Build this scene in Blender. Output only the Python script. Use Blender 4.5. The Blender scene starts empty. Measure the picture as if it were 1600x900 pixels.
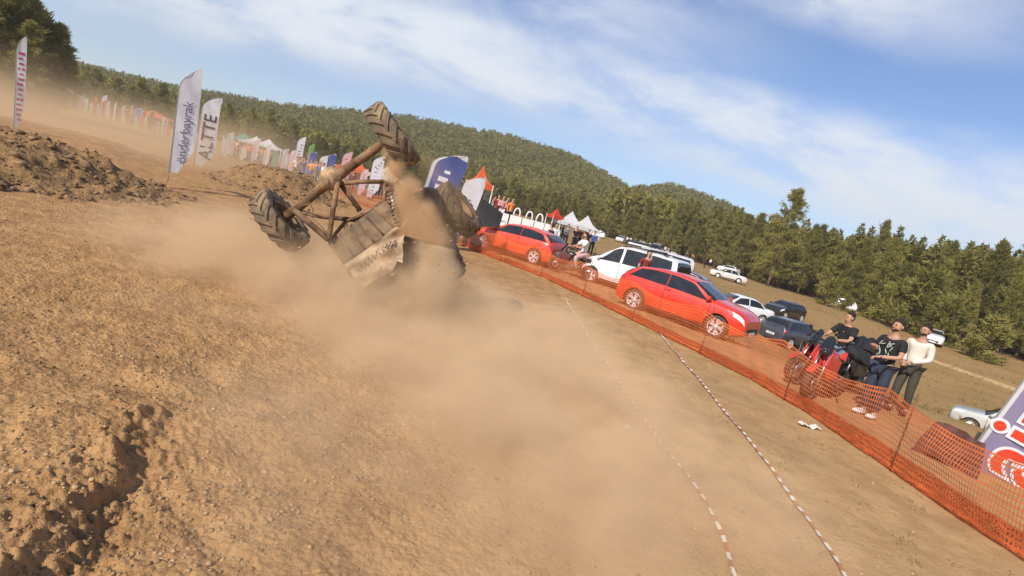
import bpy, bmesh, math, random
import numpy as np
from math import sin, cos, tan, atan, atan2, asin, pi, sqrt, radians, degrees
from mathutils import Vector, Matrix, Euler, Quaternion

# ------------------------------------------------------------------ camera
F = 850.0; PHI = atan(.25); PIT = atan(126 / 850.); CH = 2.15
fwd = Vector((0, cos(PIT), -sin(PIT))); _r0 = Vector((1, 0, 0)); _u0 = Vector((0, sin(PIT), cos(PIT)))
RGT = _r0 * cos(PHI) + _u0 * sin(PHI); UPV = _u0 * cos(PHI) - _r0 * sin(PHI)
CAM = Vector((0, 0, CH))
scene = bpy.context.scene
col = scene.collection
cd = bpy.data.cameras.new('camera'); cam = bpy.data.objects.new('camera', cd); col.objects.link(cam)
m = Matrix((RGT, UPV, -fwd)).transposed().to_4x4(); m.translation = CAM
cam.matrix_world = m
cd.sensor_width = 36; cd.lens = 36 * F / 1600; cd.clip_start = 0.05; cd.clip_end = 9000
scene.camera = cam

# ------------------------------------------------------------------ sun, sky, exposure
SUN_AZ = radians(214)      # compass direction the light comes from, clockwise from +Y
SUN_EL = radians(38)
sd = Vector((sin(SUN_AZ) * cos(SUN_EL), cos(SUN_AZ) * cos(SUN_EL), sin(SUN_EL)))
sl = bpy.data.lights.new('sun', 'SUN'); sun = bpy.data.objects.new('sun', sl); col.objects.link(sun)
sl.energy = 4.6; sl.angle = radians(.6); sl.color = (1.0, .93, .82)
sun.rotation_euler = sd.to_track_quat('Z', 'Y').to_euler(); sun.location = (0, 0, 60)
world = bpy.data.worlds.new('World'); scene.world = world; world.use_nodes = True

scene.view_settings.view_transform = 'Standard'; scene.view_settings.look = 'None'
scene.view_settings.exposure = 0.20; scene.view_settings.gamma = 1.0
scene.view_settings.use_curve_mapping = False
scene.render.engine = 'CYCLES'
cy = scene.cycles
cy.use_denoising = True
cy.max_bounces = 6; cy.diffuse_bounces = 2; cy.glossy_bounces = 3; cy.transmission_bounces = 4
cy.transparent_max_bounces = 24; cy.volume_bounces = 2
cy.volume_step_rate = 1.0; cy.volume_max_steps = 160
cy.use_adaptive_sampling = False
cy.sample_clamp_indirect = 6

def Dr(x, y): return fwd + RGT * ((x - 800) / F) + UPV * ((450 - y) / F)
def G(x, y, z=0.0):
    """the ground point seen at a pixel of the photograph"""
    d = Dr(x, y); t = (z - CH) / d.z
    return Vector((d.x * t, d.y * t, z))
def P(x, y, dep):
    """the point at a pixel, DEP metres in front of the camera"""
    return CAM + Dr(x, y) * dep
def depth(p): return (Vector(p) - CAM).dot(fwd)
def above(base, x, y):
    """height above BASE's foot of the point seen at the pixel, at the base's depth"""
    q = P(x, y, depth(base)); return q

# ------------------------------------------------------------------ node helpers
class NT:
    def __init__(s, tree): s.t = tree; s.n = tree.nodes; s.l = tree.links
    def new(s, typ, **kw):
        n = s.n.new(typ)
        for k, v in kw.items(): setattr(n, k, v)
        return n
    def put(s, sock, v):
        if v is None: return
        if isinstance(v, bpy.types.NodeSocket): s.l.new(v, sock)
        else:
            if hasattr(sock, 'default_value'):
                try: sock.default_value = v
                except Exception:
                    sock.default_value = (v[0], v[1], v[2], 1) if hasattr(v, '__len__') else v
    def math(s, op, a, b=None, c=None, clamp=False):
        n = s.new('ShaderNodeMath', operation=op); n.use_clamp = clamp
        for i, v in enumerate((a, b, c)): s.put(n.inputs[i], v)
        return n.outputs[0]
    def vmath(s, op, a, b=None, out=0):
        n = s.new('ShaderNodeVectorMath', operation=op)
        s.put(n.inputs[0], a)
        if b is not None:
            s.put(n.inputs[3 if op == 'SCALE' else 1], b)
        return n.outputs['Value'] if op in ('DOT_PRODUCT', 'LENGTH', 'DISTANCE') else n.outputs[0]
    def noise(s, vec, scale, detail=4, rough=.55, dist=0, out='Fac'):
        n = s.new('ShaderNodeTexNoise'); s.put(n.inputs['Vector'], vec)
        s.put(n.inputs['Scale'], scale); s.put(n.inputs['Detail'], detail); s.put(n.inputs['Roughness'], rough)
        s.put(n.inputs['Distortion'], dist)
        return n.outputs[out]
    def ramp(s, v, a, b, lo=0.0, hi=1.0, smooth=True):
        n = s.new('ShaderNodeMapRange'); n.interpolation_type = 'SMOOTHSTEP' if smooth else 'LINEAR'
        s.put(n.inputs[0], v); s.put(n.inputs[1], a); s.put(n.inputs[2], b); s.put(n.inputs[3], lo); s.put(n.inputs[4], hi)
        return n.outputs[0]
    def mix(s, f, a, b, mode='MIX'):
        n = s.new('ShaderNodeMix', data_type='RGBA', blend_type=mode)
        s.put(n.inputs[0], f); s.put(n.inputs[6], a if isinstance(a, bpy.types.NodeSocket) else (*a[:3], 1))
        s.put(n.inputs[7], b if isinstance(b, bpy.types.NodeSocket) else (*b[:3], 1))
        return n.outputs[2]

# world: physical sky with high streaky cloud laid out by direction
w = NT(world.node_tree)
bg = w.n['Background']; out = w.n['World Output']
sky = w.new('ShaderNodeTexSky', sky_type='NISHITA'); sky.sun_disc = False
sky.sun_elevation = SUN_EL; sky.sun_rotation = SUN_AZ
sky.air_density = 1.0; sky.dust_density = .6; sky.ozone_density = 3.0; sky.altitude = 500
tc = w.new('ShaderNodeTexCoord').outputs['Generated']
SKY_S = .115
d0 = Vector(Dr(350, -30)).normalized(); d1 = Vector(Dr(1560, 320)).normalized()
nb = d0.cross(d1).normalized()
if nb.z < 0: nb = -nb
ta = (d1 - d0).normalized(); tb = nb.cross(ta).normalized()
# along / across coordinates of the cloud band
al = w.vmath('DOT_PRODUCT', tc, tuple(ta)); ac = w.vmath('DOT_PRODUCT', tc, tuple(nb)); dp = w.vmath('DOT_PRODUCT', tc, tuple(tb))
cx = w.new('ShaderNodeCombineXYZ'); w.put(cx.inputs[0], w.math('MULTIPLY', al, .55)); w.put(cx.inputs[1], w.math('MULTIPLY', ac, 1.5)); w.put(cx.inputs[2], dp)
n1 = w.noise(cx.outputs[0], 2.6, 7, .56, .35)
n2 = w.noise(cx.outputs[0], 7.5, 6, .6, .2)
wob = w.math('MULTIPLY', w.math('SUBTRACT', n1, .5), .10)
acw = w.math('ADD', ac, wob)
def band(c, hw, soft):
    dd = w.math('ABSOLUTE', w.math('SUBTRACT', acw, c))
    return w.ramp(dd, hw, hw + soft, 1.0, 0.0)
b1 = band(-.005, .030, .075)                    # the main diagonal streak
b2 = w.math('MULTIPLY', band(.235, .03, .07), w.ramp(al, .62, .25, 0, 1))        # wisps near the top edge
b3 = w.math('MULTIPLY', band(.105, .02, .09), w.ramp(al, .35, -.1, 0, 1))
bb = w.math('MAXIMUM', w.math('MAXIMUM', b1, b2), w.math('MULTIPLY', b3, .75))
gen = w.ramp(n1, .56, .78, 0, .55)
amt = w.math('MAXIMUM', w.math('MULTIPLY', bb, w.ramp(n2, .28, .60, .22, 1.0)), gen)
amt = w.math('MULTIPLY', amt, w.ramp(n1, .22, .5, .35, 1.0))
ax = w.ramp(al, -.62, -.45, 0, 1)
sep = w.new('ShaderNodeSeparateXYZ'); w.put(sep.inputs[0], tc)
lowhaze = w.ramp(sep.outputs[2], .26, -.02, 0, .34)
amt = w.math('MULTIPLY', amt, .90)
skyc = w.mix(1.0, sky.outputs[0], (SKY_S * .90, SKY_S * 1.0, SKY_S * 1.18), 'MULTIPLY')
skyc = w.mix(lowhaze, skyc, (.60, .68, .80))
c2 = w.mix(amt, skyc, (.80, .84, .90))
w.put(bg.inputs[0], c2); bg.inputs[1].default_value = 1.0

# ------------------------------------------------------------------ object helpers
def fractal(): pass
def tag(o, label=None, cat=None, group=None, kind=None):
    if label: o['label'] = label
    if cat: o['category'] = cat
    if group: o['group'] = group
    if kind: o['kind'] = kind
    return o
def empty(name, loc=(0, 0, 0), rot=(0, 0, 0)):
    o = bpy.data.objects.new(name, None); col.objects.link(o); o.location = loc; o.rotation_euler = rot
    o.empty_display_size = .2
    return o
def link(name, me, mats=None, parent=None):
    o = bpy.data.objects.new(name, me); col.objects.link(o)
    if mats is not None:
        for mm in (mats if isinstance(mats, (list, tuple)) else [mats]): me.materials.append(mm)
    if parent: o.parent = parent
    return o
def children(o): return [c for c in bpy.data.objects if c.parent == o]
def np_mesh(name, V, Fc, smooth=False, mat_idx=None):
    """mesh from numpy verts and a uniform face array"""
    V = np.asarray(V, np.float32); Fc = np.asarray(Fc, np.int32)
    me = bpy.data.meshes.new(name); me.vertices.add(len(V)); me.vertices.foreach_set('co', V.ravel())
    k = Fc.shape[1]; me.loops.add(Fc.size); me.loops.foreach_set('vertex_index', Fc.ravel())
    me.polygons.add(len(Fc)); me.polygons.foreach_set('loop_start', np.arange(len(Fc), dtype=np.int32) * k)
    if smooth: me.polygons.foreach_set('use_smooth', np.ones(len(Fc), bool))
    if mat_idx is not None: me.polygons.foreach_set('material_index', np.asarray(mat_idx, np.int32))
    me.update(calc_edges=True)
    return me
class MB:
    """collects boxes, bars, tubes, sheets; build() links them as ONE mesh object"""
    def __init__(s): s.v = []; s.f = []; s.sm = []; s.mi = []
    def add(s, V, Fs, smooth=False, mi=0):
        b = len(s.v); s.v += [tuple(v) for v in V]; s.f += [tuple(i + b for i in f) for f in Fs]
        s.sm += [smooth] * len(Fs); s.mi += [mi] * len(Fs); return s
    def box(s, c, d, M=None, mi=0, taper=1.0):
        c = Vector(c); x, y, z = d[0] / 2, d[1] / 2, d[2] / 2; V = []
        for k, (a, b, e) in enumerate([(-1, -1, -1), (1, -1, -1), (1, 1, -1), (-1, 1, -1), (-1, -1, 1), (1, -1, 1), (1, 1, 1), (-1, 1, 1)]):
            t = taper if e > 0 else 1
            p = Vector((a * x * t, b * y * t, e * z))
            if M is not None: p = M @ p
            V.append(c + p)
        return s.add(V, [(3, 2, 1, 0), (4, 5, 6, 7), (0, 1, 5, 4), (1, 2, 6, 5), (2, 3, 7, 6), (3, 0, 4, 7)], mi=mi)
    def tube(s, pts, r, n=8, mi=0, cap=True, closed=False):
        pts = [Vector(p) for p in pts]; N = len(pts); rr = r if hasattr(r, '__len__') else [r] * N
        V = []; up = None
        for i, p in enumerate(pts):
            a = pts[i - 1] if i > 0 else (pts[-1] if closed else p); b = pts[(i + 1) % N] if (i < N - 1 or closed) else p
            t = (b - a).normalized()
            if up is None:
                up = Vector((0, 0, 1)) if abs(t.z) < .9 else Vector((1, 0, 0))
            sx = t.cross(up)
            if sx.length < 1e-5: sx = t.orthogonal()
            sx.normalize(); up = sx.cross(t).normalized()
            for k in range(n):
                an = 2 * pi * k / n; V.append(p + (sx * cos(an) + up * sin(an)) * rr[i])
        Fs = []
        for i in range(N if closed else N - 1):
            j = (i + 1) % N
            for k in range(n): Fs.append((i * n + k, i * n + (k + 1) % n, j * n + (k + 1) % n, j * n + k))
        if cap and not closed: Fs += [tuple(range(n))[::-1], tuple((N - 1) * n + k for k in range(n))]
        return s.add(V, Fs, True, mi)
    def lathe(s, prof, M=None, n=24, mi=0, closed=False):
        """revolve (r, x) profile about the local X axis"""
        V = []; K = len(prof)
        for k in range(n):
            a = 2 * pi * k / n
            for (r, x) in prof:
                p = Vector((x, r * cos(a), r * sin(a)))
                V.append(M @ p if M is not None else p)
        Fs = []
        for k in range(n):
            j = (k + 1) % n
            for i in range(K - 1 if not closed else K):
                i2 = (i + 1) % K
                Fs.append((k * K + i, k * K + i2, j * K + i2, j * K + i))
        return s.add(V, Fs, True, mi)
    def grid(s, fn, nu, nv, smooth=True, mi=0):
        V = [fn(i / nu, j / nv) for j in range(nv + 1) for i in range(nu + 1)]
        Fs = [(j * (nu + 1) + i, j * (nu + 1) + i + 1, (j + 1) * (nu + 1) + i + 1, (j + 1) * (nu + 1) + i) for j in range(nv) for i in range(nu)]
        return s.add(V, Fs, smooth, mi)
    def ell(s, c, r, n=12, m2=8, mi=0, M=None):
        c = Vector(c); V = []
        for j in range(m2 + 1):
            th = pi * j / m2
            for k in range(n):
                a = 2 * pi * k / n; p = Vector((r[0] * sin(th) * cos(a), r[1] * sin(th) * sin(a), r[2] * cos(th)))
                V.append(c + (M @ p if M is not None else p))
        Fs = [(j * n + k, (j + 1) * n + k, (j + 1) * n + (k + 1) % n, j * n + (k + 1) % n) for j in range(m2) for k in range(n)]
        return s.add(V, Fs, True, mi)
    def mesh(s, name='mesh', weld=True):
        me = bpy.data.meshes.new(name); me.from_pydata(s.v, [], s.f)
        me.polygons.foreach_set('use_smooth', s.sm); me.polygons.foreach_set('material_index', s.mi)
        me.update(); return me
    def build(s, name, mats, parent=None):
        return link(name, s.mesh(name), mats, parent)
def mat(name, color, rough=.6, metal=0.0, var=0.0, vscale=8, bump=0.0, bscale=40, spec=.5, coat=0.0, dirt=0.0, dirtc=(.42, .28, .16), trans=0.0):
    """procedural principled material: colour varied by noise, light dust, bump"""
    mm = bpy.data.materials.new(name); mm.use_nodes = True; t = NT(mm.node_tree); b = t.n['Principled BSDF']
    oc = t.new('ShaderNodeTexCoord').outputs['Object']
    c = (*color[:3], 1)
    cs = None
    if var > 0:
        nz = t.noise(oc, vscale, 5, .6)
        f = t.ramp(nz, .3, .7, 1 - var, 1 + var)
        cs = t.mix(1.0, c, t.mix(0.0, (1, 1, 1), (1, 1, 1)), 'MULTIPLY')
        v = t.new('ShaderNodeCombineColor'); [t.put(v.inputs[i], f) for i in range(3)]
        cs = t.mix(1.0, c, v.outputs[0], 'MULTIPLY')
    if dirt > 0:
        nz = t.noise(oc, 3.0, 6, .65); f = t.ramp(nz, .35, .75, dirt * .25, dirt)
        cs = t.mix(f, cs if cs is not None else c, dirtc)
        rr = t.math('MULTIPLY_ADD', f, .5, rough, clamp=True); t.put(b.inputs['Roughness'], rr)
    else: b.inputs['Roughness'].default_value = rough
    t.put(b.inputs['Base Color'], cs if cs is not None else c)
    b.inputs['Metallic'].default_value = metal; b.inputs['Specular IOR Level'].default_value = spec
    b.inputs['Coat Weight'].default_value = coat; b.inputs['Coat Roughness'].default_value = .06
    if bump > 0:
        nz = t.noise(oc, bscale, 5, .6); bn = t.new('ShaderNodeBump'); bn.inputs['Strength'].default_value = bump; bn.inputs['Distance'].default_value = .02
        t.put(bn.inputs['Height'], nz); t.put(b.inputs['Normal'], bn.outputs[0])
    return mm
# ------------------------------------------------------------------ numpy noise
_rng = np.random.RandomState(7); _perm = _rng.permutation(4096); _gx = _rng.uniform(-1, 1, 4096); _gy = _rng.uniform(-1, 1, 4096)
def pn(x, y, seed=0):
    xi = np.floor(x).astype(np.int64); yi = np.floor(y).astype(np.int64); xf = x - xi; yf = y - yi
    u = xf * xf * xf * (xf * (xf * 6 - 15) + 10); v = yf * yf * yf * (yf * (yf * 6 - 15) + 10)
    def g(ix, iy, dx, dy):
        h = _perm[(_perm[(ix + seed * 131) & 4095] + iy) & 4095]; return _gx[h] * dx + _gy[h] * dy
    a = g(xi, yi, xf, yf); b = g(xi + 1, yi, xf - 1, yf); c = g(xi, yi + 1, xf, yf - 1); d = g(xi + 1, yi + 1, xf - 1, yf - 1)
    return (a + (b - a) * u) * (1 - v) + (c + (d - c) * u) * v
def fbm(x, y, o=4, seed=0, rough=.5):
    s = 0; a = 1
    for k in range(o): s = s + a * pn(x, y, seed + k); x = x * 2.03 + 11.3; y = y * 2.03 - 7.1; a *= rough
    return s
def sst(a, b, x):
    t = np.clip((x - a) / (b - a), 0, 1); return t * t * (3 - 2 * t)
# ------------------------------------------------------------------ terrain
AZ = np.radians([-180, -75, -60, -50, -45, -41, -33, -24, -19, -13, -3.7, 3.1, 7, 9.2, 11, 13.2, 18.4, 24, 35, 60, 90, 180])
EL = np.array([0.3, .3, .4, .8, 1.4, 1.7, 2.0, 3.2, 4.2, 5.0, 5.8, 5.4, 4.5, 3.7, 4.2, 4.8, 4.1, 2.6, 1.5, .6, .3, .3])
RR = 470.0
NETL = [(-2.3, 23.4), (1.0, 19.45), (3.04, 15.74), (4.2, 13.1), (5.15, 11.1), (5.72, 9.1), (5.83, 6.8), (5.93, 5.5), (6.1, 2.5), (6.2, -1)]
_nx = np.array([p[0] for p in NETL][::-1]); _ny = np.array([p[1] for p in NETL][::-1])
def netx(y): return np.interp(y, _ny, _nx)
EDGE = [(80, 8), (66, 36), (54, 58), (51, 78), (45, 98), (29, 126), (8, 146), (-25, 150), (-60, 142), (-100, 120), (-160, 60)]
_ea = np.array([atan2(x, y) for x, y in EDGE]); _er = np.array([sqrt(x * x + y * y) for x, y in EDGE]); _o = np.argsort(_ea)
def edge_r(az): return np.interp(az, _ea[_o], _er[_o])
FA, FB = np.array(G(-10, 930)[:2]), np.array(G(235, 630)[:2])
def mounds(x, y):
    def one(cx_, cy_, rx, ry, h, rot, s):
        c, n = cos(rot), sin(rot); dx, dy = x - cx_, y - cy_
        u = (dx * c + dy * n) / rx; v = (-dx * n + dy * c) / ry
        d = np.sqrt(u * u + v * v) + .16 * fbm(x * .9, y * .9, 3, s)
        return h * (1 - sst(.35, 1.0, d)), (d < 1.03)
    a, ma = one(-13.9, 12.6, 4.3, 5.2, .80, radians(-28), 5)
    b, mb_ = one(-12.6, 27.6, 3.3, 4.2, 1.0, radians(10), 9)
    c, mc = one(-22, 24, 6, 6, .5, 0, 3)
    return np.maximum(np.maximum(a, b), c), np.maximum(np.maximum(ma, mb_).astype(float), 0)
RUTS = [(np.array(G(a, b)[:2]), np.array(G(c, d)[:2]), w_, p_) for a, b, c, d, w_, p_ in [(-40, 438, 330, 462, .22, .055), (-60, 470, 250, 478, .16, .035), (300, 560, 560, 900, .14, .022), (60, 560, 240, 620, .13, .03), (250, 760, 330, 860, .06, .02), (120, 300, 400, 306, .2, .04)]]
def hgt(x, y, detail=True):
    x = np.asarray(x, float); y = np.asarray(y, float)
    r = np.sqrt(x * x + y * y); az = np.arctan2(x, y)
    el = np.interp(az, AZ, EL)
    er = edge_r(az)
    h = RR * np.tan(np.radians(el)) * sst(er + 25, RR, r) ** 1.0
    h = h * (1 + .10 * fbm(x / 90, y / 90, 3, 2) * sst(150, 300, r)) * (1 - .5 * sst(RR, RR * 1.8, r))
    h += .6 * fbm(x / 40, y / 40, 2, 4) * sst(45, 140, r)
    h = h - 2.3 * sst(radians(12), radians(32), az) * sst(14.5, 27, r) * (1 - .68 * sst(38, 76, r)) * (1 - sst(120, 220, r))
    md, mm_ = mounds(x, y)
    h = h + md
    if detail:
        near = 1 - sst(28, 60, r)
        left = 1 - sst(-1.5, 1.3, x - .12 * (y - 4) + .8 * pn(x * .5, y * .5, 31))
        beyond = sst(0, .6, x - netx(y))
        amp = near * (.25 + .75 * left) * (1 - .5 * beyond)
        amp = np.maximum(amp, mm_ * near)
        h += near * .05 * fbm(x * .55, y * .55, 3, 1)
        c1 = np.abs(pn(x * 3.1, y * 3.1, 12)); c2 = np.abs(pn(x * 7.3, y * 7.3, 13)); c3 = np.abs(pn(x * 15., y * 15., 14))
        h += amp * (.030 * (c1 - .25) + .036 * c2 + .026 * c3)
        big = np.clip(pn(x * 2.3, y * 2.3, 22) - .05, 0, 1) + np.clip(pn(x * 6.1, y * 6.1, 23), 0, 1) * .7
        h += near * (.22 * mm_) * big + near * left * .045 * big
        # furrow edge in the left foreground
        d = FB - FA; L = np.hypot(*d); d = d / L; n = np.array([d[1], -d[0]])
        px = x - FA[0]; py = y - FA[1]; al_ = px * d[0] + py * d[1]; di = px * n[0] + py * n[1]
        di = di + .11 * fbm(x * 3.2, y * 3.2, 4, 40)
        fade = sst(-1.5, -.3, al_) * (1 - sst(L - .8, L + .3, al_))
        h += fade * .125 * np.where(di < 0, 1 - sst(0, 1.3, -di), 1 - sst(0, .24 + .10 * pn(x * 3, y * 3, 44), di)) * (1 + .35 * fbm(x * 2.2, y * 2.2, 3, 45))
        h += fade * np.exp(-((di - .12) / .30) ** 2) * (.07 * (c2 - .25) + .07 * (np.abs(pn(x * 11., y * 11., 48)) - .25) + .06 * c3)
        h -= fade * .015 * np.exp(-((di - .22) / .16) ** 2)
        for (A_, B_, wd, dp) in RUTS:
            d2 = B_ - A_; L2 = np.hypot(*d2); d2 = d2 / L2; n2_ = np.array([d2[1], -d2[0]]); qx = x - A_[0]; qy = y - A_[1]; a2 = qx * d2[0] + qy * d2[1]
            e2 = qx * n2_[0] + qy * n2_[1] + .10 * fbm(x * .9, y * .9, 3, 47); f2 = sst(-.6, .3, a2) * (1 - sst(L2 - .3, L2 + .8, a2))
            h -= f2 * dp * (np.exp(-(e2 / wd) ** 2) - .6 * np.exp(-((e2 - 1.9 * wd) / wd) ** 2) - .6 * np.exp(-((e2 + 1.9 * wd) / wd) ** 2))
        # faint wheel ruts in the lane
        for (xa, xb) in ((1.55, 2.0), (2.9, 3.2)):
            dd = x - (xa + (xb - xa) * .1 * (12 - y)); h -= near * .02 * np.exp(-(dd / .14) ** 2) * (y > 2)
    return h
def H(x, y): return float(hgt(np.array([x]), np.array([y]), True)[0])
def GT(px, py):
    """the point of the rolling terrain seen at a pixel of the photograph"""
    d = Dr(px, py); ts = np.geomspace(3, 400, 4000); X_ = d.x * ts; Y_ = d.y * ts; Z_ = CH + d.z * ts
    k = np.argmax(Z_ < hgt(X_, Y_, False)); return Vector((float(X_[k]), float(Y_[k]), float(Z_[k])))
def onto(v, sink=0.0): return Vector((v[0], v[1], H(v[0], v[1]) - sink))

fine = np.radians(np.arange(-56, 56.01, .17)); coarse = np.radians(np.arange(60, 300.1, 5))
ang = np.concatenate([fine, coarse]); NA = len(ang)
rad = [1.7]
while rad[-1] < 32: rad.append(rad[-1] * 1.0052)
while rad[-1] < 5200: rad.append(rad[-1] * 1.045)
rad = np.array(rad); NR = len(rad)
RRr, AA = np.meshgrid(rad, ang, indexing='ij')
X = RRr * np.sin(AA); Y = RRr * np.cos(AA); Z = hgt(X, Y)
V = np.stack([X, Y, Z], -1).reshape(-1, 3); V = np.vstack([V, [[0, 0, 0]]])
i, j = np.meshgrid(np.arange(NR - 1), np.arange(NA), indexing='ij'); j2 = (j + 1) % NA
Fq = np.stack([i * NA + j, i * NA + j2, (i + 1) * NA + j2, (i + 1) * NA + j], -1).reshape(-1, 4)[:, ::-1]
me = np_mesh('ground', V[:-1], Fq, smooth=True)
bmg = None
# zones: R rough soil, G dry grass field, B forest litter, A mound
x_, y_ = V[:-1, 0], V[:-1, 1]; r_ = np.hypot(x_, y_); az_ = np.arctan2(x_, y_)
za = me.color_attributes.new('zone', 'FLOAT_COLOR', 'POINT')
left = 1 - sst(-1.5, 1.3, x_ - .12 * (y_ - 4) + .8 * pn(x_ * .5, y_ * .5, 31))
field = sst(1.5, 6, x_ - netx(y_) + .5 * fbm(x_ * .7, y_ * .7, 3, 8)) * sst(0, 1, y_ + 40)
field = np.maximum(field, sst(33, 48, r_))
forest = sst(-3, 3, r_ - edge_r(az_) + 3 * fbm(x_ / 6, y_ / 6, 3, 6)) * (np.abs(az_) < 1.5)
_, mo = mounds(x_, y_)
cc = np.stack([left * (1 - field), field, forest, mo.astype(float)], -1).astype(np.float32)
za.data.foreach_set('color', cc.ravel())
gm = bpy.data.materials.new('soil'); gm.use_nodes = True; t = NT(gm.node_tree); b = t.n['Principled BSDF']
pos = t.new('ShaderNodeNewGeometry').outputs['Position']
at = t.new('ShaderNodeAttribute', attribute_name='zone'); sp = t.new('ShaderNodeSeparateColor'); t.put(sp.inputs[0], at.outputs['Color'])
zr, zg, zb = sp.outputs[0], sp.outputs[1], sp.outputs[2]; zm = at.outputs['Alpha']
nA = t.noise(pos, .35, 6, .6); nB = t.noise(pos, 2.2, 7, .65); nC = t.noise(pos, 14, 5, .6); nD = t.noise(pos, 60, 4, .7)
lane = t.mix(t.ramp(nB, .35, .65), (.36, .235, .128), (.45, .31, .175))
lane = t.mix(t.ramp(nA, .5, .72, 0, .5), lane, (.31, .235, .135))
soil = t.mix(t.ramp(nB, .32, .68), (.30, .175, .088), (.46, .285, .145))
soil = t.mix(t.ramp(nC, .40, .75, 0, .45), soil, (.52, .34, .19))
soil = t.mix(t.ramp(nD, .25, .48, .4, 0), soil, (.20, .11, .055))
c = t.mix(zr, lane, soil)
fld = t.mix(t.ramp(nA, .35, .65), (.29, .195, .088), (.35, .235, .115))
fld = t.mix(t.ramp(nB, .45, .7, 0, .6), fld, (.21, .17, .075))
fld = t.mix(t.ramp(t.noise(pos, .09, 4, .6), .5, .62, 0, .5), fld, (.34, .21, .12))
c = t.mix(zg, c, fld)
# the pale dirt track across the field
sx = t.new('ShaderNodeSeparateXYZ'); t.put(sx.inputs[0], pos)
T1, T2 = G(1430, 556), G(1620, 622)
def trackmask(A, B, wd):
    d = (B - A); d.z = 0; d.normalize(); n = Vector((-d.y, d.x, 0)); k = -n.dot(Vector((A.x, A.y, 0)))
    q = t.math('ADD', t.vmath('DOT_PRODUCT', pos, tuple(n)), k)
    q = t.math('ADD', q, t.math('MULTIPLY', t.math('SUBTRACT', nA, .5), .9))
    return t.ramp(t.math('ABSOLUTE', q), wd * .55, wd, 1, 0)
tm = t.math('MAXIMUM', t.math('MULTIPLY', trackmask(GT(1436, 556), GT(1600, 613), 1.0), t.math('MULTIPLY', t.ramp(sx.outputs[0], 20, 24), t.ramp(sx.outputs[1], 48, 42))),
            t.math('MULTIPLY', trackmask(GT(1400, 503), GT(1330, 472), 1.5), t.math('MULTIPLY', t.ramp(sx.outputs[1], 95, 80), t.ramp(sx.outputs[1], 50, 58))))
c = t.mix(t.math('MULTIPLY', tm, .9), c, (.56, .40, .23))
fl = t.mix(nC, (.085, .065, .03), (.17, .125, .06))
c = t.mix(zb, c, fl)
mdc = t.mix(t.ramp(nC, .3, .7), (.17, .105, .058), (.36, .235, .13))
c = t.mix(t.math('MULTIPLY', zm, .85), c, mdc)
c = t.mix(1.0, c, (1.06, .965, .79), 'MULTIPLY')
t.put(b.inputs['Base Color'], c); b.inputs['Roughness'].default_value = .95; b.inputs['Specular IOR Level'].default_value = .1
vo = t.new('ShaderNodeTexVoronoi'); t.put(vo.inputs['Vector'], pos); t.put(vo.inputs['Scale'], 26)
hh = t.math('ADD', t.math('MULTIPLY', nC, .6), t.math('ADD', t.math('MULTIPLY', nD, .3), t.math('MULTIPLY', vo.outputs[0], -.35)))
bn = t.new('ShaderNodeBump'); bn.inputs['Distance'].default_value = .045
t.put(bn.inputs['Strength'], t.math('ADD', t.math('MULTIPLY', zr, .45), .42)); t.put(bn.inputs['Height'], hh); t.put(b.inputs['Normal'], bn.outputs[0])
ground = link('ground', me, gm); tag(ground, 'dry tan churned soil with a smoother lane and dry grass field', 'ground', kind='structure')

# ------------------------------------------------------------------ loose clods and pebbles
rs = np.random.RandomState(3)
def ico():
    bm = bmesh.new(); bmesh.ops.create_icosphere(bm, subdivisions=1, radius=1)
    V = np.array([v.co[:] for v in bm.verts]); Fc = np.array([[v.index for v in f.verts] for f in bm.faces]); bm.free(); return V, Fc
IV, IF = ico()
def scatter_clods(name, N, sampler, smin, smax, material, label, cat):
    xs, ys, keep = sampler(N); n = len(xs); s = smin * (smax / smin) ** (rs.rand(n) ** 2.6)
    V = IV[None] * (1 + rs.uniform(-.46, .46, (n, len(IV), 1))) * s[:, None, None] * np.stack([rs.uniform(.8, 1.4, n), rs.uniform(.8, 1.2, n), rs.uniform(.45, .8, n)], -1)[:, None]
    a = rs.rand(n) * 6.28; ca, sa = np.cos(a)[:, None], np.sin(a)[:, None]
    x = V[..., 0] * ca - V[..., 1] * sa; y = V[..., 0] * sa + V[..., 1] * ca
    z = hgt(xs, ys)
    V = np.stack([x + xs[:, None], y + ys[:, None], V[..., 2] + (z + s * .25)[:, None]], -1).reshape(-1, 3)
    Fc = (IF[None] + (np.arange(n) * len(IV))[:, None, None]).reshape(-1, 3)
    o = link(name, np_mesh(name, V, Fc, smooth=False), material); tag(o, label, cat, kind='stuff'); return o
clm = mat('clod_soil', (.37, .235, .115), .95, var=.45, vscale=5, spec=.1)
def smp_left(N):
    r = 2.0 * (22 / 2.0) ** (rs.rand(N)); a = np.radians(rs.uniform(-52, 5, N)); x = r * np.sin(a); y = r * np.cos(a)
    k = (pn(x * .8, y * .8, 50) + .25 - .05 * (x > 0)) > rs.rand(N) * .5
    return x[k], y[k], k
scatter_clods('soil_clods', 36000, smp_left, .003, .017, clm, 'loose crumbly soil clods over the churned left ground', 'soil clods')
def smp_mound(N):
    x = rs.uniform(-20, -8, N); y = rs.uniform(7, 33, N); _, m_ = mounds(x, y); k = m_ > .5; return x[k], y[k], k
clm2 = mat('mound_clod', (.24, .15, .08), .95, var=.5, vscale=3, spec=.1)
scatter_clods('mound_clods', 9000, smp_mound, .02, .11, clm2, 'darker lumpy clods covering the heaped soil mounds', 'soil clods')
def smp_right(N):
    r = 3.0 * (16 / 3.0) ** (rs.rand(N)); a = np.radians(rs.uniform(5, 52, N)); x = r * np.sin(a); y = r * np.cos(a)
    k = (rs.rand(N) < .25); return x[k], y[k], k
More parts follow.
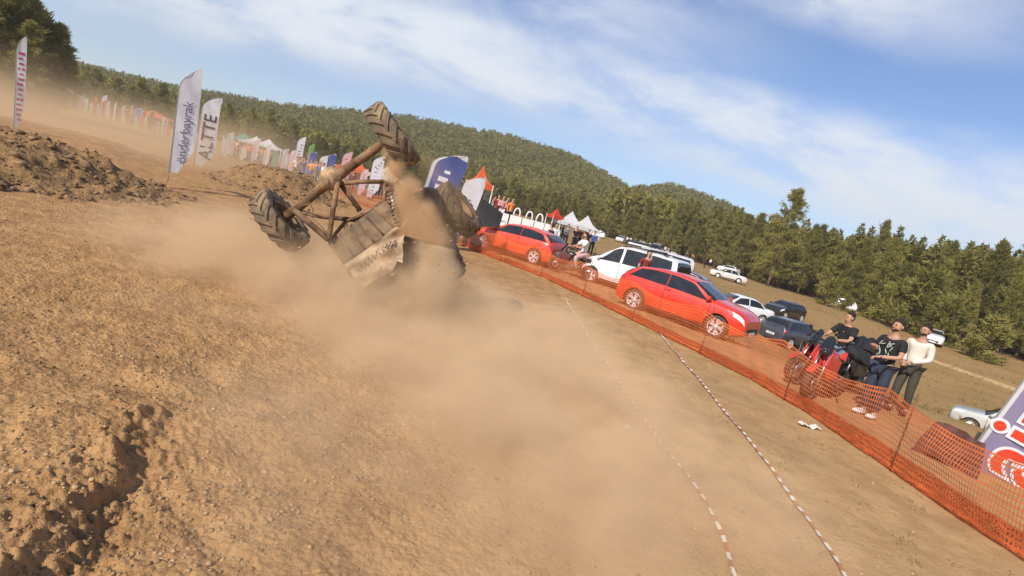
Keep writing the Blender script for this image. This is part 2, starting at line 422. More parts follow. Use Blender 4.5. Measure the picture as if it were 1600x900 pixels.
scatter_clods('lane_pebbles', 9000, smp_right, .004, .02, clm, 'small pebbles and crumbs strewn over the smooth lane', 'pebbles')

# ------------------------------------------------------------------ dry grass
def grass(name, N, sampler, hmin, hmax, w_, nb, material, label):
    xs, ys = sampler(N); n = len(xs); z = hgt(xs, ys)
    bx = np.repeat(xs, nb) + rs.normal(0, .035, n * nb); by = np.repeat(ys, nb) + rs.normal(0, .035, n * nb); bz = np.repeat(z, nb) - .01
    hh_ = rs.uniform(hmin, hmax, n * nb); a = rs.rand(n * nb) * 6.28; le = rs.uniform(.2, 1.0, n * nb) * hh_
    ld = rs.rand(n * nb) * 6.28; wv = w_ * (1 + rs.rand(n * nb))
    p0 = np.stack([bx - np.cos(a) * wv, by - np.sin(a) * wv, bz], -1); p1 = np.stack([bx + np.cos(a) * wv, by + np.sin(a) * wv, bz], -1)
    p2 = np.stack([bx + np.cos(ld) * le, by + np.sin(ld) * le, bz + hh_], -1)
    V = np.stack([p0, p1, p2], 1).reshape(-1, 3); Fc = np.arange(len(V)).reshape(-1, 3)
    o = link(name, np_mesh(name, V, Fc), material); tag(o, label, 'dry grass', kind='stuff'); return o
def leafmat(name, c1, c2, tr=.25, sc=.6):
    mm = bpy.data.materials.new(name); mm.use_nodes = True; t = NT(mm.node_tree); b = t.n['Principled BSDF']
    ps = t.new('ShaderNodeNewGeometry').outputs['Position']; oi = t.new('ShaderNodeObjectInfo').outputs['Random']
    nz = t.noise(ps, sc, 3, .6); nz2 = t.noise(ps, sc * 7, 2, .6)
    f = t.ramp(t.math('ADD', t.math('MULTIPLY', nz, .55), t.math('ADD', t.math('MULTIPLY', nz2, .35), t.math('MULTIPLY', oi, .22))), .36, .74)
    c = t.mix(f, c1, c2); t.put(b.inputs['Base Color'], c); b.inputs['Roughness'].default_value = .7; b.inputs['Specular IOR Level'].default_value = .15
    tn = t.new('ShaderNodeBsdfTranslucent'); t.put(tn.inputs[0], c); ms = t.new('ShaderNodeMixShader'); ms.inputs[0].default_value = tr
    t.l.new(b.outputs[0], ms.inputs[1]); t.l.new(tn.outputs[0], ms.inputs[2]); t.l.new(ms.outputs[0], t.n['Material Output'].inputs[0]); return mm
straw = leafmat('straw', (.24, .18, .075), (.40, .29, .13), .2, 3)
olive = leafmat('field_grass', (.20, .145, .055), (.33, .235, .10), .2, .12)
def s1(N):
    y = rs.uniform(2.5, 22, N); x = netx(y) + rs.uniform(-3.6, .3, N); k = (pn(x * 1.3, y * 1.3, 60) > .08) & (x > .09 * y + .9)
    return x[k], y[k]
grass('dry_grass', 1500, s1, .015, .06, .004, 9, straw, 'short dry grass tufts beside the orange netting')
def s2(N):
    r = 14 * (110 / 14) ** rs.rand(N); a = np.radians(rs.uniform(2, 55, N)); x = r * np.sin(a); y = r * np.cos(a)
    k = (x > netx(y) + 2.5 + 2 * rs.rand(N)) & ((x > 17) | (rs.rand(N) < .15)) & (fbm(x * .25, y * .25, 3, 61) > .0) & (r < edge_r(a)); return x[k], y[k]
grass('field_grass', 13000, s2, .05, .20, .012, 7, olive, 'dry ochre grass covering the field behind the parked cars')
# ------------------------------------------------------------------ pines
needle = leafmat('pine_needles', (.16, .155, .040), (.37, .33, .09), .42, .35)
hill_needle = leafmat('hillside_needles', (.18, .165, .038), (.33, .285, .075), .35, .045)
bark = mat('pine_bark', (.17, .115, .08), .9, var=.4, vscale=6, spec=.1)
def pine_crown_mesh(seed, h=9.0, rad=2.3, base=.12, ntuft=470, nper=15, tip=1.2, tw=.038, tl=.50):
    """whorled branches carrying tufts of thin needle blades"""
    q = np.random.RandomState(seed); C = []; A = []
    nb = int(ntuft / 7)
    for k in range(nb):
        f = (k + q.rand() * .6) / nb; z = h * (base + (1 - base) * f ** .9)
        prof = rad * (1 - f) ** .72 * (.45 + .55 * min(1, (f + .12) / .28)) * q.uniform(.72, 1.15) + .06
        a = q.rand() * 6.28; up = .25 + .55 * f
        for s_ in range(7):
            u = (s_ + .6 + q.rand() * .4) / 7; u = u ** .75
            p = [cos(a) * prof * u + q.normal(0, .13), sin(a) * prof * u + q.normal(0, .13), z + prof * u * up * q.uniform(.3, 1) - .15 * prof * u * u + q.normal(0, .12)]
            C.append(p); A.append([cos(a), sin(a), up + .35])
    for s_ in range(int(10 * tip)): C.append([q.normal(0, .08), q.normal(0, .08), h * (.90 + .105 * s_ / (10 * tip))]); A.append([q.normal(0, .3), q.normal(0, .3), 1])
    C = np.array(C); A = np.array(A); A /= np.linalg.norm(A, axis=1)[:, None]; n = len(C)
    c = np.repeat(C, nper, 0) + q.normal(0, .10, (n * nper, 3)); d = np.repeat(A, nper, 0) * .8 + q.normal(0, .62, (n * nper, 3)); d /= np.linalg.norm(d, axis=1)[:, None]
    L = q.uniform(.5, 1.1, (n * nper, 1)) * tl; s = np.cross(d, q.normal(0, 1, (n * nper, 3))); s /= np.linalg.norm(s, axis=1)[:, None]
    wv = q.uniform(.6, 1.3, (n * nper, 1)) * tw
    p0 = c - s * wv; p1 = c + s * wv; p2 = c + d * L * .6 + s * wv * .9; p3 = c + d * L
    V = np.stack([p0, p1, p2, p3], 1).reshape(-1, 3)
    return np_mesh('crown', V, np.arange(len(V)).reshape(-1, 4))
def trunk_mesh(seed, h=9.0, r=.13):
    q = random.Random(seed); mbx = MB(); pts = [(q.uniform(-.07, .07) * k, q.uniform(-.07, .07) * k, h * .94 * k / 7) for k in range(8)]
    mbx.tube(pts, [r * (1 - .86 * k / 7) * (1.25 if k == 0 else 1) for k in range(8)], 7)
    for k in range(26):
        f = .10 + .8 * k / 26; z = h * f; a = q.random() * 6.28; l = 2.1 * (1 - f) ** .7 * q.uniform(.6, .95)
        mbx.tube([(0, 0, z), (cos(a) * l * .55, sin(a) * l * .55, z + l * .16), (cos(a) * l, sin(a) * l, z + l * .34)], [.035 * (1.2 - f), .02, .006], 4, cap=False)
    return mbx.mesh('trunk')
VAR = []
for k, (hh_, rr_, bs_) in enumerate([(9, 2.5, .10), (10, 2.3, .16), (8, 2.7, .06), (9.5, 2.1, .20), (8.5, 2.4, .12), (11, 2.8, .12)]):
    VAR.append((pine_crown_mesh(100 + k, hh_, rr_, bs_), trunk_mesh(200 + k, hh_, .14), hh_))
BUSHV = [(pine_crown_mesh(300 + k, 3.0, 1.5, .02, 260, 11, .3, .05, .42), trunk_mesh(310 + k, 2.4, .06), 3.0) for k in range(2)]
for (c_, t_, h_) in VAR + BUSHV: c_.materials.append(needle); t_.materials.append(bark)
def pine(x, y, sc, rz, var, label, group, name='pine_tree', sq=1.0):
    r = empty(name, (x, y, H(x, y) - .05), (random.uniform(-.04, .04), random.uniform(-.04, .04), rz)); r.scale = (sc * sq, sc * sq, sc)
    tag(r, label, 'pine tree' if name == 'pine_tree' else 'bush', group)
    for nm, mm in (('trunk', var[1]), ('crown', var[0])):
        o = bpy.data.objects.new(nm, mm); col.objects.link(o); o.parent = r
    return r
random.seed(11)
CLUMP = 0
# near edge of the right-hand pine wood, front rank first
q = random.Random(5); spots = []
def edge_pt(az): rr__ = float(edge_r(az)); return rr__
n_tree = 0
rows = [(-1.0, 3.3, 0), (3.0, 3.3, 1), (7.5, 4.2, 2), (13, 5.2, 3)]
for off, step, row in rows:
    az = radians(60)
    while az > radians(-43):
        er = float(edge_r(az)) + off + q.uniform(-1.6, 1.6)
        if row >= 2 and az < radians(-12): az -= step * 1.4 / er; continue
        dist = 'right' if az > radians(24) else ('mid' if az > radians(0) else 'far')
        spots.append((er * sin(az), er * cos(az), row, az)); az -= step * q.uniform(.8, 1.25) / er * (1.0 if az > 0 else 1.5)
spots = [s for s in spots if not (s[2] == 0 and q.random() < .25)]
spots.sort(key=lambda s: s[0] ** 2 + s[1] ** 2)
print('pines', len(spots))
for (x, y, row, az) in spots[:285]:
    side = ('on the right' if az > radians(24) else 'in the middle distance' if az > radians(-8) else 'far off behind the flags')
    rk = {0: 'open front rank', 1: 'second rank', 2: 'third rank', 3: 'back rank'}[row]
    grp = 'pines in the %s of the wood edge %s' % (rk, side)
    dsc = math.hypot(x, y)
    s_ = q.uniform(.68, 1.12) * (.80 if row == 0 else 1.0) * (1 if az > radians(-13) else 1.05)
    s_ *= 1 + .34 * min(1, max(0, (az - radians(14)) / radians(14)))
    pine(x, y, s_, q.random() * 6.28, q.choice(VAR), 'feathery olive green pine, %s of the wood edge %s' % (rk, side), grp, sq=q.uniform(.72, .95) if az > radians(12) else q.uniform(.9, 1.15))
# the taller pine that breaks the skyline, the bushes before the wood, the dark clump at far left
def at_az(px, r): 
    d = Dr(px, 120 + .25 * px); k = r / math.hypot(d.x, d.y); return d.x * k, d.y * k
x, y = at_az(1207, 97); pine(x, y, 1.42, 1.0, VAR[5], 'tallest pine breaking the skyline behind the dark car', None, sq=1.1)
for (px, r, s_, lab) in [(1298, 84, 1.15, 'small lone bushy pine beside the pale dirt track'), (1330, 82, .7, 'low round bush to the right of the lone small pine'), (1405, 76, 1.7, 'grey green bush at the wood edge above the pale track'), (1440, 72, 2.1, 'broad silvery bush standing before the pines on the right'), (1480, 68, 1.5, 'leafy bush beside the white car at the wood edge'),
                         (1380, 80, 1.4, 'round dark bush half way along the wood edge'), (1555, 64, 1.3, 'dark shrub in front of the rightmost pines'), (1187, 108, 1.0, 'low shrub to the left of the tallest pine'), (850, 120, 1.6, 'round dark bush standing alone behind the white tents')]:
    x, y = at_az(px, r); pine(x, y, s_, q.random() * 6, q.choice(BUSHV), lab, None, 'bush')
for k, (px, r, s_) in enumerate([(-40, 66, 1.22), (-5, 64, 1.18), (25, 68, 1.10), (48, 66, .95), (68, 66, .86), (86, 67, .72), (10, 72, 1.2), (58, 72, .9), (-70, 62, 1.1), (92, 74, .70), (-20, 60, .8), (40, 60, .62), (74, 62, .55)]):
    x, y = at_az(px, r)
    pine(x, y, s_, q.random() * 6, VAR[k % 6], 'dark dense pine in the tall clump at the far left', 'pines of the dark clump at the far left', sq=1.25)
# wooded slopes: thousands of small pines that read as one mass
def mass(name, xs, ys, hs, seed, nt, lab, spread, tri=.15):
    q = np.random.RandomState(seed); n = len(xs); z = hgt(xs, ys, False)
    f = q.rand(n, nt); a = q.rand(n, nt) * 6.28; rr__ = (1 - f) ** .75 * q.uniform(.5, 1.1, (n, nt)) * spread * hs[:, None]
    c = np.stack([xs[:, None] + np.cos(a) * rr__, ys[:, None] + np.sin(a) * rr__, z[:, None] + hs[:, None] * (.04 + .96 * f)], -1)
    d = np.stack([np.cos(a) * .6, np.sin(a) * .6, .5 + 0 * a], -1) + q.normal(0, .55, (n, nt, 3)); d /= np.linalg.norm(d, axis=2)[..., None]
    s = np.cross(d, q.normal(0, 1, (n, nt, 3))); s /= np.linalg.norm(s, axis=2)[..., None]
    sz = hs[:, None, None] * tri * q.uniform(.6, 1.3, (n, nt, 1)) * np.where(f > .85, .6, 1)[..., None]
    V = np.stack([c - s * sz * .62, c + s * sz * .62, c + d * sz * 1.9], 2).reshape(-1, 3)
    o = link(name, np_mesh(name, V, np.arange(len(V)).reshape(-1, 3)), hill_needle); return tag(o, lab, 'woodland', kind='stuff')
rs2 = np.random.RandomState(21)
N = 15000; r = np.sqrt(rs2.uniform(150 ** 2, 500 ** 2, N)); a = np.radians(rs2.uniform(-52, 38, N)); er = edge_r(a)
k = (r > er + 4) & ((a < radians(24)) | (r < 300)); xs = r[k] * np.sin(a[k]); ys = r[k] * np.cos(a[k]); hs = rs2.uniform(5.0, 9.5, k.sum())
rr0 = np.hypot(xs, ys); nk = rr0 < 250
mass('hillside_forest', xs[~nk], ys[~nk], hs[~nk], 5, 42, 'dense olive green pine forest covering the hills behind', .25, .105)
mass('lower_forest', xs[nk], ys[nk], hs[nk], 7, 62, 'pine forest at the foot of the hill', .25, .085)
N = 2600; a = np.radians(rs2.uniform(-46, 58, N)); r = edge_r(a) + rs2.uniform(10, 70, N); hs = rs2.uniform(7, 10.5, N)
kk = (a > radians(10)) | (r > edge_r(a) + 5); a, r, hs = a[kk], r[kk], hs[kk]
hs = np.where(a < radians(8), hs * .9, hs * 1.35)
kr = a > radians(15)
mass('inner_woodland', (r * np.sin(a))[~kr], (r * np.cos(a))[~kr], hs[~kr], 6, 190, 'pines crowded behind the far wood edge', .25, .065)
mass('inner_woodland', (r * np.sin(a))[kr], (r * np.cos(a))[kr], hs[kr], 8, 480, 'pines crowded behind the wood edge on the right', .22, .034)
# ------------------------------------------------------------------ the crashing buggy
MUD = (.36, .235, .13)
mud = mat('caked_mud', MUD, .92, var=.45, vscale=5, bump=.9, bscale=22, spec=.15)
mudtube = mat('muddy_tube', (.20, .115, .06), .8, var=.6, vscale=4, bump=.6, bscale=30, spec=.25)
muddark = mat('muddy_black_panel', (.075, .055, .038), .75, var=.5, vscale=5, bump=.6, bscale=25, dirt=.85, dirtc=(.33, .215, .12))
mudtyre = mat('muddy_tyre', (.055, .045, .038), .85, dirt=.95, dirtc=(.40, .27, .145), bump=.7, bscale=26)
darktyre = mat('dark_muddy_tyre', (.035, .028, .022), .85, dirt=.75, dirtc=(.30, .19, .10), bump=.7, bscale=26)
steel = mat('chrome_shaft', (.75, .73, .68), .25, metal=.9, dirt=.25, dirtc=MUD)
tarpm = mat('dusty_tarp', (.43, .31, .20), .85, var=.35, vscale=4, bump=.5, bscale=9, spec=.2)
inkm = mat('faded_print', (.10, .065, .045), .85, spec=.1)
def frame_mat(p, xdir, hint=(0, 0, 1)):
    x = Vector(xdir).normalized(); z = Vector(hint) - x * x.dot(Vector(hint)); z.normalize(); y = z.cross(x)
    M = Matrix((x, y, z)).transposed().to_4x4(); M.translation = p; return M
def ag_tyre(R=.54, w_=.32, nl=17):
    m_ = MB(); h = w_ / 2; rimr = R * .50
    prof = [(rimr, -h * .72), (R * .70, -h * .98), (R * .86, -h), (R * .925, -h * .86), (R * .945, -h * .4), (R * .95, 0), (R * .945, h * .4), (R * .925, h * .86), (R * .86, h), (R * .70, h * .98), (rimr, h * .72), (rimr * .98, 0)]
    m_.lathe(prof, n=44, closed=True)
    for sgn in (-1, 1):
        for k in range(nl):
            a0 = 2 * pi * (k + (.5 if sgn > 0 else 0)) / nl; V = []; n_ = 6
            for i in range(n_ + 1):
                f = i / n_; x = sgn * h * (-.08 + 1.12 * f); a = a0 - .40 * f ** .9; rt = R * (1.0 - .05 * max(0, f - .55) - .16 * max(0, f - .8)); rb = R * .86
                th = .052 / R * (1.25 - .2 * f)
                for (rr_, da) in ((rb, -th * 1.1), (rt, -th * .62), (rt, th * .62), (rb, th * 1.1)):
                    V.append((x, rr_ * cos(a + da), rr_ * sin(a + da)))
            Fs = []
            for i in range(n_):
                for e in range(3): Fs.append((i * 4 + e, i * 4 + e + 1, i * 4 + e + 5, i * 4 + e + 4))
            Fs += [(0, 1, 2, 3), tuple(n_ * 4 + e for e in (3, 2, 1, 0))]
            m_.add(V, Fs)
    return m_.mesh('tyre')
TY = ag_tyre(); TY.materials.append(mudtyre); TYD = TY.copy(); TYD.materials.clear(); TYD.materials.append(darktyre)
rm_ = MB(); rm_.lathe([(.27, -.13), (.285, -.15), (.25, -.12), (.24, .0), (.10, .02), (.0, .03)], n=28); rm_.lathe([(.27, .13), (.285, .15), (.25, .12), (.24, -.0)], n=28)
for k in range(6): rm_.lathe([(.012, -.0), (.012, .03), (0, .03)], Matrix.Translation((.02, .07 * cos(k * pi / 3), .07 * sin(k * pi / 3))), 6)
RIMM = rm_.mesh('rim'); RIMM.materials.append(mudtube)
bug = empty('buggy', onto(G(630, 490))); bi = bug.matrix_world
tag(bug, 'mud-caked off-road buggy tumbling nose down in a burst of dust', 'buggy')
def bl(v): return Vector(v) - bug.location
def bwheel(c, ax, dark=False, lab=None):
    e = empty('wheel'); e.parent = bug; M = frame_mat(bl(c), ax, (.1, .3, 1)); e.matrix_local = M
    o = link('tyre', TYD if dark else TY, None, e); o2 = link('rim', RIMM, None, e)
    return e
WA = P(438, 345, 8.75); WB = P(614, 213, 8.45); axd = (WB - WA).normalized()
tw = Quaternion(Vector((0, 0, 1)), radians(9))
bwheel(WA, tw @ axd); bwheel(WB, Quaternion(UPV, radians(8)) @ axd)
WC = P(715, 328, 9.9); bwheel(WC, Quaternion(UPV, radians(-8)) @ Vector(axd), True)
WD = P(690, 398, 9.9); bwheel(WD, Quaternion(UPV, radians(34)) @ (-Vector(axd)), True)
def tube(name, pts, r, m_, par=bug, n=10, rs_=None):
    b_ = MB(); b_.tube([bl(p) for p in pts], rs_ if rs_ else r, n); return b_.build(name, m_, par)
DF = P(520, 279, 8.6)
ax_ = tube('axle', [WA + axd * .1, P(470, 322, 8.68), P(497, 298, 8.62), DF, P(545, 262, 8.56), WB - axd * .12], 0, mudtube, n=14, rs_=[.085, .065, .075, .11, .075, .06])
d_ = MB(); d_.ell(bl(P(517, 279, 8.55)), (.175, .15, .185), 18, 12); d_.ell(bl(P(507, 284, 8.45)), (.10, .09, .13), 14, 8)
for k in range(9):
    a = k * 2 * pi / 9; q_ = bl(P(517, 279, 8.55)) + RGT * cos(a) * .155 + UPV * sin(a) * .155 - fwd * .06; d_.ell(q_, (.018, .018, .018), 6, 4)
d_.build('differential', mud, ax_)
K1 = P(513, 374, 8.55); K2 = P(563, 338, 8.75); K3 = P(601, 284, 8.7); K4 = P(565, 330, 8.65)
tube('link_arm', [P(528, 284, 8.5), P(520, 330, 8.5), P(514, 372, 8.5)], .04, mudtube)
tube('link_arm', [P(460, 328, 8.6), P(485, 350, 8.6), K1], .048, mudtube)
tube('link_arm', [P(463, 330, 8.7), P(500, 338, 8.75), P(566, 345, 8.8)], .038, mudtube)
tube('link_arm', [P(532, 288, 8.65), P(563, 329, 8.7)], .038, mudtube)
tube('link_arm', [P(533, 287, 8.6), P(565, 284, 8.62), K3], .036, mudtube)
tube('brake_hose', [P(470, 322, 8.6), P(485, 318, 8.5), P(489, 328, 8.5), P(487, 340, 8.5), P(500, 352, 8.5), P(513, 366, 8.5)], .011, muddark, n=6)
tube('bent_rod', [P(398, 309, 8.8), P(350, 303, 9.0), P(300, 297, 9.2), P(266, 293, 9.3)], .018, mudtube, n=6)
# coil-over shock, bright shaft and spring
s0, s1_ = P(609, 297, 8.4), P(624, 352, 8.45)
sh = tube('shock_absorber', [s0, s1_], .038, steel); sp_ = MB(); L_ = s1_ - s0; zz = L_.normalized(); xx = zz.orthogonal().normalized(); yy = zz.cross(xx)
sp_.tube([bl(s0 + L_ * (k / 90.) + (xx * cos(k * .62) + yy * sin(k * .62)) * .062) for k in range(91)], .011, 6); sp_.build('spring', muddark, sh)
for c_ in (s0, s1_):
    sp2 = MB(); sp2.ell(bl(c_), (.07, .07, .055)); sp2.build('shock_mount', mudtube, sh)
# chassis box
R1, R2, R3, R4 = P(515, 376, 8.6), P(600, 316, 8.7), P(635, 348, 8.55), P(541, 414, 8.6)
N1, N2, N3, N4 = P(580, 470, 8.75), P(694, 322, 9.7), P(706, 420, 9.35), P(640, 478, 8.85)
E1, E2 = P(540, 346, 8.75), P(562, 338, 8.75)
def quad(m_, a, b_, c, d, th, nu=8, nv=8, amp=0.0, sd_=0):
    a, b_, c, d = map(bl, (a, b_, c, d)); n = (b_ - a).cross(d - a).normalized()
    def f(off): return lambda u, v: (a * (1 - u) + b_ * u) * (1 - v) + (d * (1 - u) + c * u) * v + n * (off + amp * float(pn(np.array([u * 4.1 + sd_]), np.array([v * 4.3]))[0]))
    m_.grid(f(0), nu, nv); m_.grid(f(-th), nu, nv)
    w_ = nu + 1; b0 = len(m_.v) - 2 * w_ * (nv + 1); b1 = len(m_.v) - w_ * (nv + 1)
    rim = [i for i in range(nu)] + [nu + j * w_ for j in range(nv)] + [nv * w_ + nu - i for i in range(nu)] + [(nv - j) * w_ for j in range(nv)]
    for i in range(len(rim)):
        p, q_ = rim[i], rim[(i + 1) % len(rim)]; m_.f.append((b0 + p, b0 + q_, b1 + q_, b1 + p)); m_.sm.append(False); m_.mi.append(0)
    return m_
m_ = MB(); quad(m_, R1, R2, R3, R4, .03, amp=.05); bp = m_.build('body_panel', muddark, bug)
m_ = MB()
for f in (.16, .34, .5, .66, .84):
    a = R1.lerp(R2, f); b_ = R4.lerp(R3, f); m_.tube([bl(a - fwd * .04), bl(b_ - fwd * .04)], .018, 6)
m_.build('rib', mudtube, bp)
m_ = MB(); quad(m_, R4, R3, N3, N4, .03, amp=.05, sd_=3); m_.build('body_panel', muddark, bug)
m_ = MB(); quad(m_, R1, R4, N4, N1, .03, amp=.06, sd_=5); m_.build('body_panel', muddark, bug)
m_ = MB(); quad(m_, R2, R3, N3, N2, .03, amp=.06, sd_=7); m_.build('body_panel', muddark, bug)
cage = MB()
for seq in ([R1, E1, E2, R2], [R2, R3, R4, R1], [R1, N1, N4, R4], [R3, N3, N4], [R2, N2, N3], [E1, R4], [N1, N2], [K3, R2, R3], [P(541, 414, 8.55), P(556, 452, 8.6), P(572, 478, 8.7)], [P(700, 372, 9.7), P(704, 440, 9.4)], [WC, N2], [WD, N3], [WC, WD]):
    cage.tube([bl(p) for p in seq], .03, 8)
cage.build('roll_cage', mudtube, bug)
for (c, r_) in (((665, 330, 9.4), (.30, .26, .42)), ((690, 372, 9.7), (.28, .24, .36))):
    m_ = MB(); m_.ell(bl(P(*c)), r_, 16, 10); m_.build('seat', muddark, bug)
m_ = MB(); m_.ell(bl(P(602, 452, 8.9)), (.50, .34, .30), 18, 12); m_.box(bl(P(622, 430, 8.95)), (.9, .5, .5), Quaternion(fwd, radians(35)).to_matrix()); m_.build('hood', muddark, bug)
m_ = MB(); m_.ell(bl(P(700, 398, 9.5)), (.20, .2, .36), 14, 10, M=Quaternion(fwd, radians(-24)).to_matrix()); m_.build('fender', muddark, bug)
# the tarp that hangs off the back, creased, with a faded hand-painted word
TA, TB, TC_, TD = P(539, 413, 8.50), P(636, 343, 8.45), P(631, 411, 8.38), P(566, 450, 8.42)
def tarp(off):
    def f(u, v):
        a, b_, c, d = map(bl, (TA, TB, TC_, TD))
        p = (a * (1 - u) + b_ * u) * (1 - v) + (d * (1 - u) + c * u) * v
        notch = max(0, 1 - abs(u - .86) / .13) * max(0, v - .72) * 1.1
        fold = .05 * sin(u * 9 + v * 5) * (.3 + v) + .035 * sin(v * 13 - u * 6) + .04 * float(pn(np.array([u * 6.]), np.array([v * 5.]))[0])
        return p - fwd * (fold + off) + UPV * notch * .28 + RGT * (-.04 * sin(v * pi) * (u > .5))
    return f
m_ = MB(); m_.grid(tarp(0), 40, 24); b0 = len(m_.v); m_.grid(tarp(-.012), 40, 24); tp = m_.build('tarp', tarpm, bug)
ink = MB(); q = random.Random(4); f = tarp(.006); u = .10
while u < .88:
    v0 = .50 - .16 * sin(u * 3.2) + .04; k = q.randint(2, 3)
    pts = [(u, v0 + q.uniform(-.03, .02)), (u + .015, v0 - .10 - q.random() * .05), (u + .03, v0 + .02), (u + .045, v0 + .10 * q.random()), (u + .055, v0 - .04)]
    for (a, b_) in zip(pts[:-1], pts[1:]):
        P0, P1 = f(*a), f(*b_); t_ = (P1 - P0).normalized().cross(fwd) * .010; ink.add([P0 - t_, P0 + t_, P1 + t_, P1 - t_], [(0, 1, 2, 3)])
    u += .066 + q.random() * .012
ink.build('painted_word', inkm, tp)
# clods flung off the wheels
q_ = np.random.RandomState(9); n = 260; C = []
for k in range(n):
    f = q_.rand(); px = 603 + 85 * f ** .9 + q_.normal(0, 10 + 26 * f); py = 235 + 225 * f + q_.normal(0, 10); C.append(tuple(P(px, py, q_.uniform(8.2, 9.2))))
for k in range(70): C.append(tuple(P(q_.uniform(380, 760), q_.uniform(300, 470), q_.uniform(8, 9.6))))
C = np.array(C); C = C[C[:, 2] > .1]; n = len(C); s = .008 + .022 * q_.rand(n) ** 3
V = (IV[None] * (1 + q_.uniform(-.35, .35, (n, len(IV), 1))) * s[:, None, None] + C[:, None]).reshape(-1, 3)
o = link('flying_clods', np_mesh('flying_clods', V, (IF[None] + (np.arange(n) * len(IV))[:, None, None]).reshape(-1, 3), True), clm); tag(o, 'crumbs of soil flying off the top wheel', 'soil clods', kind='stuff')
# ------------------------------------------------------------------ cars
glassm = mat('car_glass', (.010, .013, .016), .06, spec=.6, dirt=.10, dirtc=(.25, .2, .15))
tyrem = mat('tyre_rubber', (.028, .027, .026), .85, dirt=.4, dirtc=(.25, .17, .10))
alloy = mat('alloy_rim', (.74, .73, .70), .4, metal=.35, dirt=.15, dirtc=(.35, .28, .2))
blackp = mat('black_trim', (.02, .02, .02), .55)
archm = mat('wheel_arch_lining', (.012, .012, .012), .9)
lampw = mat('headlamp_lens', (.75, .77, .78), .12, spec=.7)
lampr = mat('tail_lamp_lens', (.50, .02, .02), .15, spec=.6)
platem = mat('number_plate_white', (.78, .78, .75), .5)
chrome = mat('chrome_trim', (.7, .7, .7), .2, metal=.9)
seatm = mat('dark_cabin', (.02, .02, .022), .8)
def paint(name, c, dirt=.28, rough=.28): return mat(name, c, rough, spec=.5, coat=.7, dirt=dirt, dirtc=(.42, .29, .17))
red = paint('red_paint', (.70, .030, .010), .07, .35); red2 = paint('orange_red_paint', (.74, .055, .015), .07, .35)
white = paint('white_paint', (.80, .80, .79), .14); white2 = paint('dusty_white_paint', (.70, .69, .65), .3); slate = paint('slate_grey_paint', (.028, .036, .055), .10)
nearblack = paint('black_paint', (.010, .012, .018), .06); silver = paint('silver_paint', (.50, .53, .50), .22, .35); maroon = paint('dark_red_paint', (.10, .012, .014), .1)
cream = paint('cream_paint', (.62, .56, .44), .3)
PR = {}
PR['hatch'] = dict(W=1.77, wb=2.58, R=.325, zb=.19,
    top=[(-2.0, .70), (-1.99, .95), (-1.92, 1.08), (-1.76, 1.22), (-1.42, 1.38), (-.9, 1.455), (-.2, 1.465), (.30, 1.40), (.70, 1.22), (1.08, 1.03), (1.5, .97), (1.80, .89), (1.95, .80), (2.02, .68)],
    belt=[(-2.0, .64), (-1.99, .85), (-1.92, .98), (-1.6, 1.01), (-.5, .975), (.6, .94), (1.08, .93), (1.5, .89), (1.80, .81), (1.95, .72), (2.02, .60)],
    side=(-1.72, 1.02, .6), ws=(.34, 1.04), rw=(-1.88, -1.50), pillar=[-.42], gap=.010)
PR['sedan'] = dict(W=1.72, wb=2.6, R=.31, zb=.18,
    top=[(-2.18, .60), (-2.16, .88), (-2.05, .985), (-1.7, 1.02), (-1.5, 1.05), (-1.05, 1.32), (-.7, 1.43), (-.1, 1.46), (.35, 1.40), (.8, 1.18), (1.15, .985), (1.6, .90), (1.95, .79), (2.12, .68), (2.18, .55)],
    belt=[(-2.18, .54), (-2.16, .80), (-2.05, .91), (-1.5, .95), (-.5, .935), (.6, .91), (1.15, .89), (1.6, .83), (1.95, .72), (2.12, .61), (2.18, .5)],
    side=(-1.35, 1.0, .5), ws=(.40, 1.12), rw=(-1.47, -.95), pillar=[-.25])
PR['oldsedan'] = dict(W=1.64, wb=2.44, R=.30, zb=.20,
    top=[(-2.15, .72), (-2.14, .84), (-2.08, .90), (-1.4, .93), (-1.30, .95), (-.85, 1.33), (-.6, 1.40), (.15, 1.41), (.35, 1.36), (.80, 1.00), (.95, .93), (1.6, .88), (2.0, .84), (2.12, .78), (2.15, .66)],
    belt=[(-2.15, .66), (-2.14, .78), (-2.08, .86), (-1.3, .89), (.8, .88), (1.6, .84), (2.0, .80), (2.12, .72), (2.15, .60)],
    side=(-1.15, .80, .42), ws=(.36, .88), rw=(-1.29, -.82), pillar=[-.2])
PR['oldhatch'] = dict(W=1.56, wb=2.28, R=.275, zb=.20,
    top=[(-1.80, .72), (-1.79, .84), (-1.72, .92), (-1.5, 1.0), (-1.1, 1.28), (-.8, 1.35), (.1, 1.36), (.30, 1.31), (.72, .97), (.88, .90), (1.4, .83), (1.74, .78), (1.80, .74), (1.84, .66)],
    belt=[(-1.80, .66), (-1.79, .78), (-1.72, .84), (-1.3, .86), (.7, .84), (1.4, .79), (1.74, .74), (1.80, .69), (1.84, .60)],
    side=(-1.35, .72, .42), ws=(.31, .82), rw=(-1.5, -1.1), pillar=[-.3])
PR['mpv'] = dict(W=1.80, wb=2.72, R=.32, zb=.20,
    top=[(-2.18, .60), (-2.16, 1.2), (-2.10, 1.60), (-1.98, 1.76), (-1.2, 1.80), (0, 1.79), (.45, 1.72), (.95, 1.42), (1.40, 1.14), (1.7, 1.02), (1.98, .86), (2.10, .70), (2.15, .55)],
    belt=[(-2.18, .55), (-2.16, .95), (-2.10, 1.03), (-.5, 1.03), (.8, 1.0), (1.40, .98), (1.7, .90), (1.98, .75), (2.10, .62), (2.15, .5)],
    side=(-1.95, 1.30, .8), ws=(.52, 1.35), rw=(-2.135, -2.04), pillar=[-.95, .18], gap=.055)
